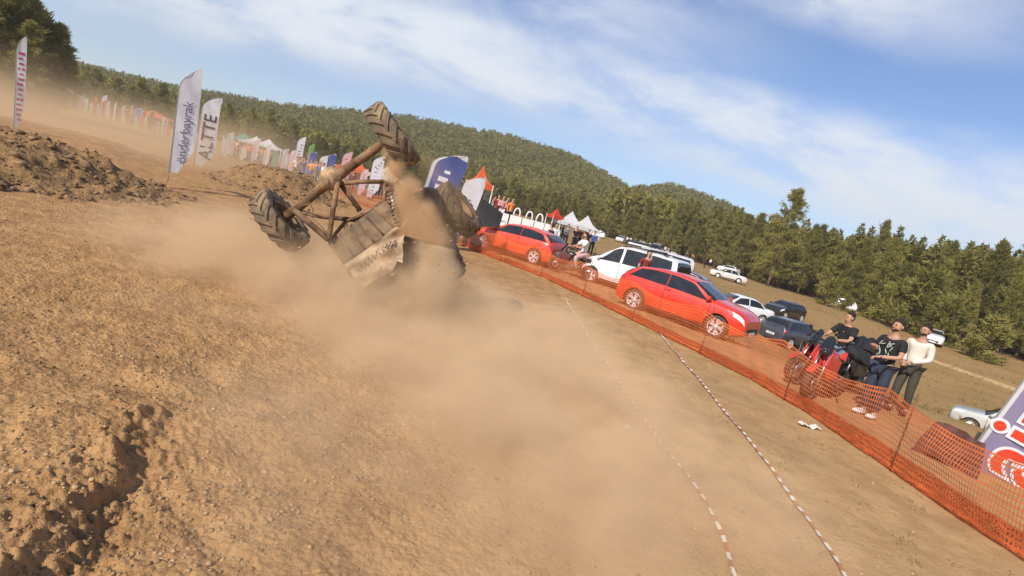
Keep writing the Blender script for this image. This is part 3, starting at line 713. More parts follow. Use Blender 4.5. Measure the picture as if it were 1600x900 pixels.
PR['suv'] = dict(W=1.82, wb=2.67, R=.35, zb=.24,
    top=[(-2.14, .70), (-2.12, 1.05), (-2.02, 1.25), (-1.78, 1.50), (-1.5, 1.63), (-.8, 1.68), (0, 1.67), (.4, 1.60), (.82, 1.35), (1.18, 1.14), (1.6, 1.06), (1.98, .92), (2.12, .76), (2.15, .6)],
    belt=[(-2.14, .62), (-2.12, .95), (-2.02, 1.08), (-1.5, 1.09), (-.5, 1.06), (.7, 1.03), (1.18, 1.02), (1.6, .97), (1.98, .83), (2.12, .68), (2.15, .55)],
    side=(-1.75, 1.08, .6), ws=(.46, 1.14), rw=(-1.98, -1.66), pillar=[-.85, .05])
def smooth_prof(pts, x):
    xs = [p[0] for p in pts]; zs = [p[1] for p in pts]
    o = np.zeros_like(x, float); k = 0
    for d in (-.05, -.025, 0, .025, .05): o += np.interp(x + d, xs, zs)
    return o / 5
class Car:
    def __init__(s, kind):
        s.k = PR[kind]; s.x0 = s.k['top'][0][0]; s.x1 = s.k['top'][-1][0]; s.kind = kind
    def ring(s, x):
        k = s.k; xa = np.array([x]); top = float(smooth_prof(k['top'], xa)[0]); be = float(smooth_prof(k['belt'], xa)[0])
        W = k['W'] / 2; d0_ = x - s.x0; d1_ = s.x1 - x
        pl = 1 - .20 * max(0, 1 - d1_ / .65) ** 2.4 - .12 * max(0, 1 - d0_ / .5) ** 2.4
        hw = W * pl; gh = max(0, min(1, (top - be - .06) / .34)); hwr = hw * (.86 - .10 * gh) if s.kind != 'mpv' else hw * (.86 - .03 * gh)
        zb = k['zb'] + .10 * max(0, 1 - d1_ / .35) ** 2 + .10 * max(0, 1 - d0_ / .3) ** 2
        zb = min(zb, be - .34); top = max(top, be + .03)
        dz = top - be; ed = min(.055, dz * .5)
        return [(0, zb), (.80 * hw, zb), (.945 * hw, zb + .05), (.985 * hw, zb + .15), (1.0 * hw, (zb + be) / 2 + .06), (.99 * hw, be - .10), (.955 * hw, be),
                (.955 * hw + (hwr - .955 * hw) * .38, be + (dz - ed) * .36), (.955 * hw + (hwr - .955 * hw) * .74, be + (dz - ed) * .70), (hwr, be + dz - ed), (.86 * hwr, top - ed * .28), (.45 * hwr, top - .004), (0, top)]
    def S(s, x, t, off=0.0, sgn=1):
        def raw(x, t):
            r = s.ring(x); i = min(11, int(t)); f = t - i; return Vector((x, r[i][0] * (1 - f) + r[i + 1][0] * f, r[i][1] * (1 - f) + r[i + 1][1] * f))
        mir = False
        if t > 12: t = 24 - t; mir = True
        p = raw(x, t)
        if off:
            e = .02; dx = raw(min(x + e, s.x1), t) - raw(max(x - e, s.x0), t); dt = raw(x, min(12, t + .1)) - raw(x, max(0, t - .1))
            n = dx.cross(dt)
            if n.length > 1e-9:
                n.normalize(); n = -n if n.y < -1e-6 else n
                if abs(n.y) < .3 and n.z < 0: n = -n
                p = p + n * off
        if mir: p.y = -p.y
        if sgn < 0: p.y = -p.y
        return p
    def body(s, mpaint, arches=True):
        xs = np.concatenate([np.linspace(s.x0, s.x0 + .3, 8), np.linspace(s.x0 + .36, s.x1 - .36, 40), np.linspace(s.x1 - .3, s.x1, 8)])
        V = []; n = 24
        for x in xs:
            r = s.ring(float(x)); V += [(x, y, z) for (y, z) in r] + [(x, -y, z) for (y, z) in r[-2:0:-1]]
        Fs = []
        for i in range(len(xs) - 1):
            for k in range(n): Fs.append((i * n + k, (i + 1) * n + k, (i + 1) * n + (k + 1) % n, i * n + (k + 1) % n))
        Fs.append(tuple(range(n))); Fs.append(tuple((len(xs) - 1) * n + k for k in range(n))[::-1])
        me = bpy.data.meshes.new('body'); me.from_pydata(V, [], Fs); me.update()
        bm = bmesh.new(); bm.from_mesh(me); bmesh.ops.recalc_face_normals(bm, faces=bm.faces); bm.to_mesh(me); bm.free()
        me.materials.append(mpaint); me.materials.append(archm)
        wbx = s.k['wb'] / 2; ra = s.k['R'] + .055
        if arches:
            ob = bpy.data.objects.new('tmp_a', me); col.objects.link(ob); cut = MB()
            for sx_ in (-1, 1):
                for sy in (-1, 1):
                    m_ = Matrix.Translation((sx_ * wbx, sy * (s.k['W'] / 2 - .02), s.k['R'])) @ Matrix.Rotation(pi / 2, 4, 'Z')
                    b0 = len(cut.v); nn = 28
                    for e in (-.27, .2):
                        for k in range(nn): cut.v.append(tuple(m_ @ Vector((e, ra * cos(2 * pi * k / nn), ra * sin(2 * pi * k / nn)))))
                    for k in range(nn): cut.f.append((b0 + k, b0 + (k + 1) % nn, b0 + nn + (k + 1) % nn, b0 + nn + k))
                    cut.f.append(tuple(b0 + k for k in range(nn))[::-1]); cut.f.append(tuple(b0 + nn + k for k in range(nn)))
            cut.sm = [False] * len(cut.f); cut.mi = [1] * len(cut.f); cm = cut.mesh('tmp_c')
            bm = bmesh.new(); bm.from_mesh(cm); bmesh.ops.recalc_face_normals(bm, faces=bm.faces); bm.to_mesh(cm); bm.free()
            cm.materials.append(mpaint); cm.materials.append(archm)
            oc = bpy.data.objects.new('tmp_b', cm); col.objects.link(oc)
            md = ob.modifiers.new('b', 'BOOLEAN'); md.operation = 'DIFFERENCE'; md.object = oc; md.solver = 'EXACT'
            dg = bpy.context.evaluated_depsgraph_get(); me2 = bpy.data.meshes.new_from_object(ob.evaluated_get(dg))
            bpy.data.objects.remove(ob); bpy.data.objects.remove(oc)
            if len(me2.polygons) > 50: me = me2
        for p in me.polygons: p.use_smooth = p.material_index == 0 and len(p.vertices) < 10
        try: me.set_sharp_from_angle(angle=radians(38))
        except Exception: pass
        me.name = 'body'; return me
    def decal(s, m_, c, off=.005, nu=8, nv=4, sgn=1):
        """sheet over the body, corners given as (x, ring parameter)"""
        (xa, ta), (xb, tb_), (xc, tc_), (xd, td) = c
        def f(u, v):
            x = (xa * (1 - u) + xb * u) * (1 - v) + (xd * (1 - u) + xc * u) * v; t_ = (ta * (1 - u) + tb_ * u) * (1 - v) + (td * (1 - u) + tc_ * u) * v
            return s.S(x, t_, off, sgn)
        return m_.grid(f, nu, nv)
WHEELS = {}
def wheel_meshes(R, style):
    if (R, style) in WHEELS: return WHEELS[(R, style)]
    h = .10; m_ = MB(); rr_ = R * (.70 if style != 'steel' else .62)
    m_.lathe([(rr_, -h * .9), (R * .9, -h), (R * .985, -h * .8), (R, -h * .4), (R, h * .4), (R * .985, h * .8), (R * .9, h), (rr_, h * .9), (rr_ * .97, 0)], n=32, closed=True)
    ty = m_.mesh('tyre'); ty.materials.append(tyrem)
    m_ = MB(); m_.lathe([(rr_ * 1.0, h * .92), (rr_ * 1.02, h * .98), (rr_ * .92, h * .9), (rr_ * .9, h * .3), (rr_ * .9, -h * .5)], n=32)
    if style == 'spoke':
        for k in range(5):
            for dd in (-.13, .13):
                a = 2 * pi * k / 5; c_, s_ = cos(a), sin(a); c2_, s2_ = cos(a + dd * 1.9), sin(a + dd * 1.9); w_ = .026
                p0 = Vector((h * .72, c_ * .05, s_ * .05)); p1 = Vector((h * .88, c2_ * rr_ * .95, s2_ * rr_ * .95)); n_ = (p1 - p0).cross(Vector((1, 0, 0))).normalized()
                for (q0, q1) in ((0, -.02),):
                    m_.add([p0 - n_ * w_, p0 + n_ * w_, p1 + n_ * w_ * 1.2, p1 - n_ * w_ * 1.2] + [v + Vector((-.03, 0, 0)) for v in (p0 - n_ * w_, p0 + n_ * w_, p1 + n_ * w_ * 1.2, p1 - n_ * w_ * 1.2)], [(0, 1, 2, 3), (4, 7, 6, 5), (0, 4, 5, 1), (1, 5, 6, 2), (2, 6, 7, 3), (3, 7, 4, 0)])
        m_.lathe([(.075, h * .5), (.075, h * .85), (.0, h * .9)], n=16)
    else:
        m_.lathe([(rr_ * .92, h * .6), (rr_ * .75, h * .75), (rr_ * .35, h * .55), (rr_ * .25, h * .8), (0, h * .82)], n=24)
    rm = m_.mesh('rim'); rm.materials.append(alloy)
    m_ = MB(); m_.lathe([(rr_ * .9, -.03), (.0, -.02)], n=24); bk = m_.mesh('brake_disc'); bk.materials.append(archm)
    WHEELS[(R, style)] = (ty, rm, bk); return WHEELS[(R, style)]
def make_car(kind, mpaint, wheel='spoke', detail=2, name='parked_car', plate='', rails=False):
    c = Car(kind); k = c.k; root = empty(name); x0, x1, W = c.x0, c.x1, k['W'] / 2
    body = link('body', c.body(mpaint, detail > 0), None, root)
    xr, xf, _ = k['side']
    for sgn in (1, -1):
        # side windows follow the glasshouse: slanting front and rear edges, split by pillars
        cuts = [xr] + k['pillar'] + [xf]
        for i in range(len(cuts) - 1):
            gp_ = k.get('gap', .03); a, b_ = cuts[i] + (gp_ if i else 0), cuts[i + 1] - (gp_ if i < len(cuts) - 2 else 0)
            ta = a + (.0 if i else (.33 if kind != 'mpv' else .10)); tb2 = b_ - (0 if i < len(cuts) - 2 else (.62 if kind != 'oldsedan' else .42))
            m_ = MB(); c.decal(m_, [(a, 6.25), (b_, 6.25), (tb2, 8.75), (ta, 8.75)], .006, 8, 5, sgn); m_.build('side_window', glassm, root)
        if detail > 1:
            dl = [(-.42, 1.0)] if kind == 'hatch' else [(k['pillar'][0], 1.0), (k['pillar'][-1], 1.0)] if len(k['pillar']) > 1 else [(k['pillar'][0], 1.0)]
            for i, (xp, _) in enumerate(dl):
                m_ = MB(); c.decal(m_, [(xp - .007, 2.2), (xp + .007, 2.2), (xp + .007, 6.2), (xp - .007, 6.2)], .004, 1, 8, sgn); m_.build('door_gap', archm, root)
                hx = xp + .10; hp = c.S(hx, 5.6, .02, sgn); m_ = MB(); m_.box(hp, (.19, .03, .028)); m_.build('door_handle', mpaint, root)
            m_ = MB(); c.decal(m_, [(xf - .03, 2.4), (xf - .016, 2.4), (xf - .016, 6.1), (xf - .03, 6.1)], .004, 1, 8, sgn); m_.build('door_gap', archm, root)
            m_ = MB(); c.decal(m_, [(-k['wb'] / 2 + k['R'] + .08, 2.05), (k['wb'] / 2 - k['R'] - .08, 2.05), (k['wb'] / 2 - k['R'] - .08, 2.6), (-k['wb'] / 2 + k['R'] + .08, 2.6)], .008, 8, 1, sgn); m_.build('sill_trim', blackp, root)
        if detail > 0:
            mp = c.S(xf - .12, 6.6, .10, sgn); m_ = MB(); m_.ell(mp, (.075, .115, .075), 10, 8); m_.build('door_mirror', mpaint if kind != 'oldsedan' else blackp, root)
        m_ = MB(); c.decal(m_, [(x1 - .34, 5.0), (x1 - .03, 4.95), (x1 - .08, 6.0), (x1 - .42, 6.3)], .007, 6, 4, sgn); m_.build('headlight', lampw, root)
        m_ = MB(); c.decal(m_, [(x0 + .03, 5.0), (x0 + .22, 5.2), (x0 + .20, 6.4), (x0 + .06, 6.3)] if kind != 'mpv' else [(x0 + .02, 5.0), (x0 + .11, 5.0), (x0 + .12, 7.6), (x0 + .06, 7.6)], .007, 5, 5, sgn); m_.build('tail_light', lampr, root)
        for sx_ in (1, -1):
            w_ = empty('wheel'); w_.parent = root; w_.location = (sx_ * k['wb'] / 2, sgn * (W - .115), k['R']); w_.rotation_euler = (random.random() * 0, 0, sgn * pi / 2)
            for nm, mm in zip(('tyre', 'rim', 'brake_disc'), wheel_meshes(k['R'], wheel)): link(nm, mm, None, w_)
    (wa, wb_), (ra_, rb_) = k['ws'], k['rw']
    m_ = MB(); c.decal(m_, [(wb_, 8.2), (wb_, 15.8), (wa, 14.4), (wa, 9.6)], .006, 14, 6); m_.build('windscreen', glassm, root)
    m_ = MB(); c.decal(m_, [(ra_, 7.6), (ra_, 16.4), (rb_, 14.5), (rb_, 9.5)], .006, 14, 6); m_.build('rear_window', glassm, root)
    zf = float(np.interp(x1, *zip(*k['belt'])))
    m_ = MB(); m_.box((x1 - .01, 0, .40), (.05, W * 1.05, .16)); m_.build('grille', blackp, root)
    m_ = MB(); m_.box((x1 + .02, 0, .33), (.012, .50, .11)); m_.build('number_plate', platem, root)
    m_ = MB(); m_.box((x0 - .012, 0, .68 if kind != 'mpv' else .8), (.012, .52, .115)); pl = m_.build('number_plate', platem, root)
    if detail > 0:
        m_ = MB(); m_.box((x0 + .0, 0, .34), (.06, W * 1.5, .14)); m_.build('rear_bumper_trim', blackp, root)
    if plate:
        m_ = text_mesh(plate, .085, 0.003); o = link('plate_text', m_, blackp, pl); o.matrix_local = Matrix.Translation((x0 - .021, 0, .655 if kind != 'mpv' else .77)) @ Matrix.Rotation(-pi / 2, 4, 'Z') @ Matrix.Rotation(pi / 2, 4, 'X')
    if rails:
        for sgn in (1, -1):
            m_ = MB(); m_.tube([c.S(-1.6 + .28 * i, 10, .05 if 0 < i < 7 else .0, sgn) for i in range(8)], .022, 6); m_.build('roof_rail', blackp, root)
    return root
FONT_C = {}
def text_mesh(s, size, ext=.002, align='CENTER', bold=0.0):
    cu = bpy.data.curves.new('txt', 'FONT'); cu.body = s; cu.size = size; cu.extrude = ext; cu.align_x = align; cu.offset = bold
    o = bpy.data.objects.new('txt', cu); col.objects.link(o); dg = bpy.context.evaluated_depsgraph_get(); me = bpy.data.meshes.new_from_object(o.evaluated_get(dg)); bpy.data.objects.remove(o); me.name = 'lettering'
    return me
def copy_tree(o, parent=None):
    c = o.copy(); col.objects.link(c)
    if parent: c.parent = parent; c.matrix_parent_inverse = o.matrix_parent_inverse
    for ch in children(o): copy_tree(ch, c)
    return c
def place(o, x, y, heading, label, cat='car', group=None, z=None):
    """heading: direction of travel in degrees, counter-clockwise from +X"""
    o.location = (x, y, (H(x, y) if z is None else z) - .01); o.rotation_euler = (0, 0, radians(heading)); tag(o, label, cat, group); return o
def by_wheels(o, wb, W, rearpt, frontpt, near, **kw):
    """put a car so that its two near wheels stand on the two ground points; near = +1 if its left side faces us"""
    r, f = Vector(rearpt[:2]), Vector(frontpt[:2]); mid = (r + f) / 2; d = (f - r).normalized(); n = Vector((-d.y, d.x)) * (W / 2 - .1) * near
    c = mid - n; return place(o, c.x, c.y, degrees(atan2(d.y, d.x)), **kw)

c = make_car('hatch', red); by_wheels(c, 2.58, 1.77, G(985, 480), G(1118, 526), -1, label='bright red three-door hatchback with tinted glass and alloy wheels, closest to us behind the netting')
c = make_car('hatch', red2); v = G(782, 400); place(c, -.15, 23.6, 150, 'orange-red hatchback parked behind the netting just past the buggy')
c = make_car('mpv', white, rails=True)
p = G(985, 462); c.scale = (.93, .95, .97); place(c, 4.35, 21.0, 143, 'white people carrier with dark side windows and roof rails, behind the red hatchback')
rb = MB()
for xx_ in (-.9, .3): rb.box((xx_, 0, 1.86), (.10, 1.5, .05))
rb.build('roof_bar', blackp, c)
rk = MB(); rk.box((-.2, .1, 1.95), (1.1, .9, .10), taper=.85); o = rk.build('roof_luggage', blackp); o.parent = None; o.matrix_world = Matrix.Translation(c.location) @ Matrix.Rotation(radians(143), 4, 'Z'); tag(o, 'flat dark load strapped on the roof of the white people carrier', 'luggage')
c = make_car('mpv', white2, 'steel'); vx = at_az(1022, 27.5); place(c, vx[0], vx[1], 168, 'second white van showing only its rear beyond the red hatchback')
c = make_car('hatch', maroon); vx = at_az(1052, 23.4); place(c, vx[0], vx[1], 150, 'dark maroon car of which only the roof shows over the red hatchback')
c = make_car('sedan', white); v = P(1149, 486, 33); place(c, v.x, v.y, 192, 'white four-door saloon parked beyond the bonnet of the red hatchback')
c = make_car('suv', slate, plate='45 AB 482'); v = P(1238, 526, 32.5); place(c, v.x, v.y, 30, 'slate grey off-roader seen from behind, its number plate facing us')
c = make_car('hatch', nearblack); v = P(1224, 494, 46); place(c, v.x, v.y, 215, 'dark blue-black hatchback standing just behind the slate grey off-roader')
c = make_car('hatch', nearblack); v = P(1287, 541, 29); place(c, v.x, v.y, 70, 'black hatchback between the slate grey off-roader and the seated rider')
c = make_car('oldsedan', white2, 'steel'); v = P(1134, 441, 66); place(c, v.x, v.y, 168, 'boxy white saloon alone in the middle of the dry field')
c = make_car('oldhatch', silver, 'steel'); sv = P(1519, 654, 22.5); sr = sv + Vector((.76, -.65, 0)) * 2.28; by_wheels(c, 2.28, 1.56, sr, sv, 1, label='boxy silver hatchback with its nose out beside the dark printed banner')
# small cars strung along the wood edge
far_w = make_car('hatch', white, 'steel', 0); far_s = make_car('oldsedan', cream, 'steel', 0); far_m = make_car('mpv', silver, 'steel', 0)
fars = [(1145, 399, 112, 130, far_w, 'white hatchback parked at the shadowed wood edge above the boxy white saloon'),
        (1328, 431, 92, 150, None, 'white car half hidden under the pines above the pale track'),
        (1465, 512, 66, 235, None, 'white car parked beneath the silvery bush'),
        (976, 354, 120, 250, None, 'white hatchback facing us beside the far treeline'),
        (1052, 371, 118, 100, far_s, 'cream saloon among the group of cars at the treeline'),
(1035, 366, 122, 60, far_m, 'silver van in the group of cars at the treeline'),
(938, 343, 118, 160, None, 'pale car parked far off just right of the white tents'),
(1005, 360, 102, 175, None, 'white car farthest left in the treeline group')]
srcs = [far_w, far_s, far_m]
for i, (px, py, r, hd, o, lab) in enumerate(fars):
    if o is None: o = copy_tree(srcs[0] if 'white' in lab else srcs[1] if 'cream' in lab or 'pale car' in lab else srcs[2])
    x, y = at_az(px + (py - 120 - .25 * px) * .25, r)
    rr__ = float(edge_r(atan2(x, y))); kf = min(1, (rr__ - 5.5 - 3.5 * (i % 3)) / math.hypot(x, y)) if px < 1160 else 1; place(o, x * kf, y * kf, hd, lab, group='cars parked along the wood edge')
# ------------------------------------------------------------------ orange safety netting
def clothmat(name, c, tr=.25, rough=.7, var=.08):
    mm = bpy.data.materials.new(name); mm.use_nodes = True; t = NT(mm.node_tree); b = t.n['Principled BSDF']
    oc = t.new('ShaderNodeTexCoord').outputs['Object']; f = t.ramp(t.noise(oc, 3, 4, .6), .3, .7, 1 - var * 2, 1)
    v = t.new('ShaderNodeCombineColor'); [t.put(v.inputs[i], f) for i in range(3)]
    cc_ = t.mix(1.0, c, v.outputs[0], 'MULTIPLY'); t.put(b.inputs['Base Color'], cc_); b.inputs['Roughness'].default_value = rough; b.inputs['Specular IOR Level'].default_value = .25
    tn = t.new('ShaderNodeBsdfTranslucent'); t.put(tn.inputs[0], cc_); ms = t.new('ShaderNodeMixShader'); ms.inputs[0].default_value = tr
    t.l.new(b.outputs[0], ms.inputs[1]); t.l.new(tn.outputs[0], ms.inputs[2]); t.l.new(ms.outputs[0], t.n['Material Output'].inputs[0]); return mm
netm = clothmat('orange_plastic_net', (.84, .22, .07), .35, .6)
rod = mat('rusty_rod', (.16, .07, .035), .7, var=.4)
class Path:
    def __init__(s, pts):
        s.p = np.array([(p[0], p[1]) for p in pts], float); 
        for _ in range(3):
            q = s.p; a = q[:-1] * .75 + q[1:] * .25; b_ = q[:-1] * .25 + q[1:] * .75
            s.p = np.vstack([q[:1], np.stack([a, b_], 1).reshape(-1, 2), q[-1:]])
        d = np.hypot(*np.diff(s.p, axis=0).T); s.s = np.concatenate([[0], np.cumsum(d)]); s.L = s.s[-1]
    def at(s, t): return np.stack([np.interp(t, s.s, s.p[:, 0]), np.interp(t, s.s, s.p[:, 1])], -1)
    def nrm(s, t):
        e = .05; d = s.at(t + e) - s.at(t - e); d /= np.linalg.norm(d, axis=-1)[..., None] + 1e-9; return np.stack([d[..., 1], -d[..., 0]], -1)
def ribbons(lines, w_):
    """flat ribbon about each polyline of an (n, k, 3) array, its width across by the offset vector array"""
    pass
def net_sheet(name, fn, L, Hn, du, dv, wu, wv, parent, material, drop=0.0, seed=0):
    """lattice of crossing plastic strands: fn(s, h) -> (n,3) points"""
    q = np.random.RandomState(seed); Vs = []; Fs = []; base = 0
    def strand(S, Hh, ws, wh):
        nonlocal base
        A = fn(S - ws, Hh - wh); B = fn(S + ws, Hh + wh); k = len(S); V = np.stack([A, B], 1).reshape(-1, 3); i = np.arange(k - 1) * 2 + base
        Vs.append(V); Fs.append(np.stack([i, i + 1, i + 3, i + 2], -1)); base += 2 * k
    n = int(Hn / dv); sl_ = np.arange(0, L, max(.06, du))
    for k in range(n + 1):
        h = k * dv; w_ = wv * (1.7 if k in (0, n, n - 1, 1) else 1)
        strand(sl_, np.full(len(sl_), h), 0, w_)
    hl = np.linspace(0, n * dv, n + 1)
    for s_ in np.arange(0, L, du):
        if drop and q.rand() < drop: continue
        strand(np.full(len(hl), s_), hl, wu, 0)
    return link(name, np_mesh(name, np.vstack(Vs), np.vstack(Fs)), material, parent)
def fence(pts, Hn, label, back=.45, skirt=.85, lean=.08, seed=3, du=.038, dv=.07, step=2.6, skirt_s0=0):
    pa = Path(pts); root = empty('safety_fence', onto((pts[len(pts) // 2][0], pts[len(pts) // 2][1]))); tag(root, label, 'safety fence')
    o3 = np.array(root.location)
    def fn(S, h):
        S = np.asarray(S, float); h = np.asarray(h, float); p = pa.at(S); n = pa.nrm(S); f = h / Hn
        sag = 1 - (.16 * np.abs(np.sin(pi * S / step)) + .07 * pn(S * .5, S * 0, seed + 7)) * f
        off = back + lean * f + .12 * pn(S * 1.1, h * 2, seed) + .05 * pn(S * 3.3, h * 3, seed + 1) + .10 * np.sin(pi * S / step) ** 2 * np.sin(pi * f)
        q_ = p - n * off[..., None] * -1.0 if False else p + n * off[..., None]
        z = hgt(q_[:, 0], q_[:, 1]) * .0 + np.interp(S, gs, gz) + h * sag + .03 * pn(S * 2.1, h * 2, seed + 3)
        return np.stack([q_[:, 0], q_[:, 1], z], -1) - o3
    gs = np.arange(0, pa.L + .5, .5); gp = pa.at(gs); gz = hgt(gp[:, 0], gp[:, 1], False)
    net_sheet('netting', fn, pa.L, Hn, du, dv, .0055, .0068, root, netm)
    if skirt > 0:
        for lay in range(2):
            def fs(S, h, lay=lay):
                S = np.asarray(S, float); h = np.asarray(h, float); p = pa.at(S); n = pa.nrm(S); f = h / skirt
                wd = skirt * (.80 + .35 * pn(S * .8, S * 0 + lay, seed + 4)); off = back * 1.1 - f * wd
                w1 = .05 * pn(S * 5 + lay * 9, h * 6, seed + 5); off = off + w1; q_ = p + n * off[..., None]
                z = np.interp(S, gs, gz) + .035 + np.abs(.20 * pn(S * 3.2, h * 7 + lay * 5, seed + 6)) * np.sin(pi * np.clip(f, 0, 1)) + .015 * lay + .05 * np.abs(pn(S * 9, h * 13, seed + 8))
                return np.stack([q_[:, 0], q_[:, 1], z], -1) - o3
            net_sheet('fallen_netting', fs, pa.L, skirt, .036, .05, .0045, .0045, root, netm, seed=lay)
    for s_ in np.arange(.4, pa.L, step):
        p = pa.at(np.array([s_]))[0] + pa.nrm(np.array([s_]))[0] * (back + .03); z = float(np.interp(s_, gs, gz)); m_ = MB()
        l_ = random.uniform(-.06, .06); m_.tube([Vector((p[0], p[1], z - .1)) - Vector(o3), Vector((p[0] + l_, p[1] + l_, z + Hn * 1.08)) - Vector(o3)], .010, 6); m_.build('post', rod, root)
    return root
random.seed(5)
fence([(-2.3, 23.2)] + NETL[1:], 1.0, 'long sagging orange net fence running from the buggy down to the lower right corner')
fence([(-16.5, 46), (-12.5, 37), (-7.6, 30), (-4.0, 26.5), (-2.2, 24.5)], 1.0, 'orange plastic net fence across the far side in front of the spectators', skirt=.25, seed=9, du=.10)

# ------------------------------------------------------------------ red and white tapes lying on the lane
tw_ = clothmat('white_tape', (.85, .80, .70), .15); tr_ = clothmat('red_tape', (.50, .17, .08), .15)
def tape(pts, label, seed, w_=.016, seg=.10, lift=.03):
    pa = Path(pts); n = int(pa.L / .03); S = np.linspace(0, pa.L, n); p = pa.at(S); nn = pa.nrm(S)
    p = p + nn * (.05 * pn(S * 1.2, S * 0, seed) + .012 * pn(S * 6, S * 0, seed + 1))[:, None]
    z = hgt(p[:, 0], p[:, 1]) + lift + .03 * np.abs(pn(S * 1.7, S * 0, seed + 2)); tw = 1.3 * pn(S * 1.9, S * 0, seed + 3)
    a = np.stack([nn[:, 0] * np.cos(tw), nn[:, 1] * np.cos(tw), np.sin(tw)], -1) * w_; C = np.stack([p[:, 0], p[:, 1], z], -1)
    V = np.stack([C - a, C + a], 1).reshape(-1, 3); i = np.arange(n - 1) * 2; Fs = np.stack([i, i + 1, i + 3, i + 2], -1); mi = ((S[:-1] / seg).astype(int)) % 2
    o = link('barrier_tape', np_mesh('barrier_tape', V, Fs, mat_idx=mi), [tw_, tr_]); tag(o, label, 'barrier tape'); return o
tape([G(884, 468), G(905, 505), G(940, 560), G(985, 622), G(1020, 680), G(1062, 735), G(1100, 790), G(1128, 840), G(1150, 905)], 'red and white tape on the ground nearer the dust, left of the two', 70)
tape([G(1022, 512), G(1060, 560), G(1130, 640), G(1165, 690), G(1200, 730), G(1260, 810), G(1292, 855), G(1330, 920)], 'red and white tape on the ground nearer the netting, right of the two', 80, w_=.018)
litter = mat('crumpled_white_paper', (.72, .66, .55), .8, var=.1)
m_ = MB(); m_.grid(lambda u, v: Vector(((u - .5) * .30, (v - .5) * .14, .03 + .045 * float(pn(np.array([u * 6.]), np.array([v * 5.]))[0]) + .02 * sin(u * 9))), 14, 8)
o = m_.build('paper_scrap', litter); v = onto(G(1264, 667)); o.location = v; tag(o, 'crumpled white scrap of paper lying before the netting', 'litter')
m_ = MB(); m_.grid(lambda u, v: Vector(((u - .5) * .07, (v - .5) * .12, .02 + .03 * float(pn(np.array([u * 5. + 9]), np.array([v * 5.]))[0]))), 8, 8)
o = m_.build('paper_scrap', litter); o.location = onto(G(981, 666)); tag(o, 'tiny pale scrap of paper between the dust and the left tape', 'litter')
patchm = mat('dark_red_patch', (.10, .035, .022), .8, var=.4, bump=.5, bscale=12)  # two rumpled dark sheets stand in for the dark patch beside the banner
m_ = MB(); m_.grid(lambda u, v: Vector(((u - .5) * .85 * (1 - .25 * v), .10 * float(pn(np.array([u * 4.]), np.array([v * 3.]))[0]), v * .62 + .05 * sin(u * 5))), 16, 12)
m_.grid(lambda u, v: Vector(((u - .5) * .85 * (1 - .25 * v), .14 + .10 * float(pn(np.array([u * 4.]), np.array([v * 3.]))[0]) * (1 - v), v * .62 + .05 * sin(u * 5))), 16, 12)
o = m_.build('dark_patch', patchm); o.location = onto((6.75, 7.75)); o.rotation_euler = (radians(-38), 0, radians(-50)); tag(o, 'dark red-brown patch made of thin sheets behind the netting beside the printed banner', 'cloth')  # 'cloth' is only the category; the sheets stand in for the dark patch
# ------------------------------------------------------------------ people
skinm = mat('skin', (.46, .25, .16), .6, spec=.3); hairm = mat('dark_hair', (.028, .016, .010), .8, bump=.6, bscale=90); hairr = mat('brown_hair', (.035, .018, .010), .8, bump=.6, bscale=90)
blacktee = mat('black_cotton', (.014, .014, .016), .85, var=.3, bump=.4, bscale=14); jeans = mat('dark_denim', (.030, .040, .062), .85, var=.3, bump=.4, bscale=16)
palecl = mat('cream_cotton', (.70, .62, .52), .85, var=.06, bump=.5, bscale=12); darktr = mat('dark_olive_trousers', (.06, .052, .04), .85, var=.2, bump=.4, bscale=14)
bluejean = mat('light_denim', (.20, .26, .34), .85, var=.3); whitecl = mat('white_cotton', (.80, .80, .76), .8, bump=.5, bscale=12); whites = mat('white_trainers', (.80, .78, .74), .6, dirt=.2); darks = mat('dark_shoes', (.03, .025, .02), .7)
printm = mat('pale_green_print', (.42, .50, .38), .8); pinkcl = mat('faded_pink_cloth', (.55, .33, .30), .85)
def skin_mesh(nodes, edges, root, sub=2):
    names = list(nodes); idx = {n: i for i, n in enumerate(names)}
    me = bpy.data.meshes.new('sk'); me.from_pydata([nodes[n][0] for n in names], [(idx[a], idx[b]) for a, b in edges], []); me.update()
    o = bpy.data.objects.new('sk', me); col.objects.link(o); o.modifiers.new('s', 'SKIN')
    sv = me.skin_vertices[0].data
    for n in names:
        r = nodes[n][1]; sv[idx[n]].radius = r if hasattr(r, '__len__') else (r, r); sv[idx[n]].use_root = (n == root)
    o.modifiers['s'].use_smooth_shade = True
    sb = o.modifiers.new('u', 'SUBSURF'); sb.levels = sub; sb.render_levels = sub
    dg = bpy.context.evaluated_depsgraph_get(); m2 = bpy.data.meshes.new_from_object(o.evaluated_get(dg)); bpy.data.objects.remove(o)
    m2.polygons.foreach_set('use_smooth', np.ones(len(m2.polygons), bool)); return m2
def V3(*a): return Vector(a)
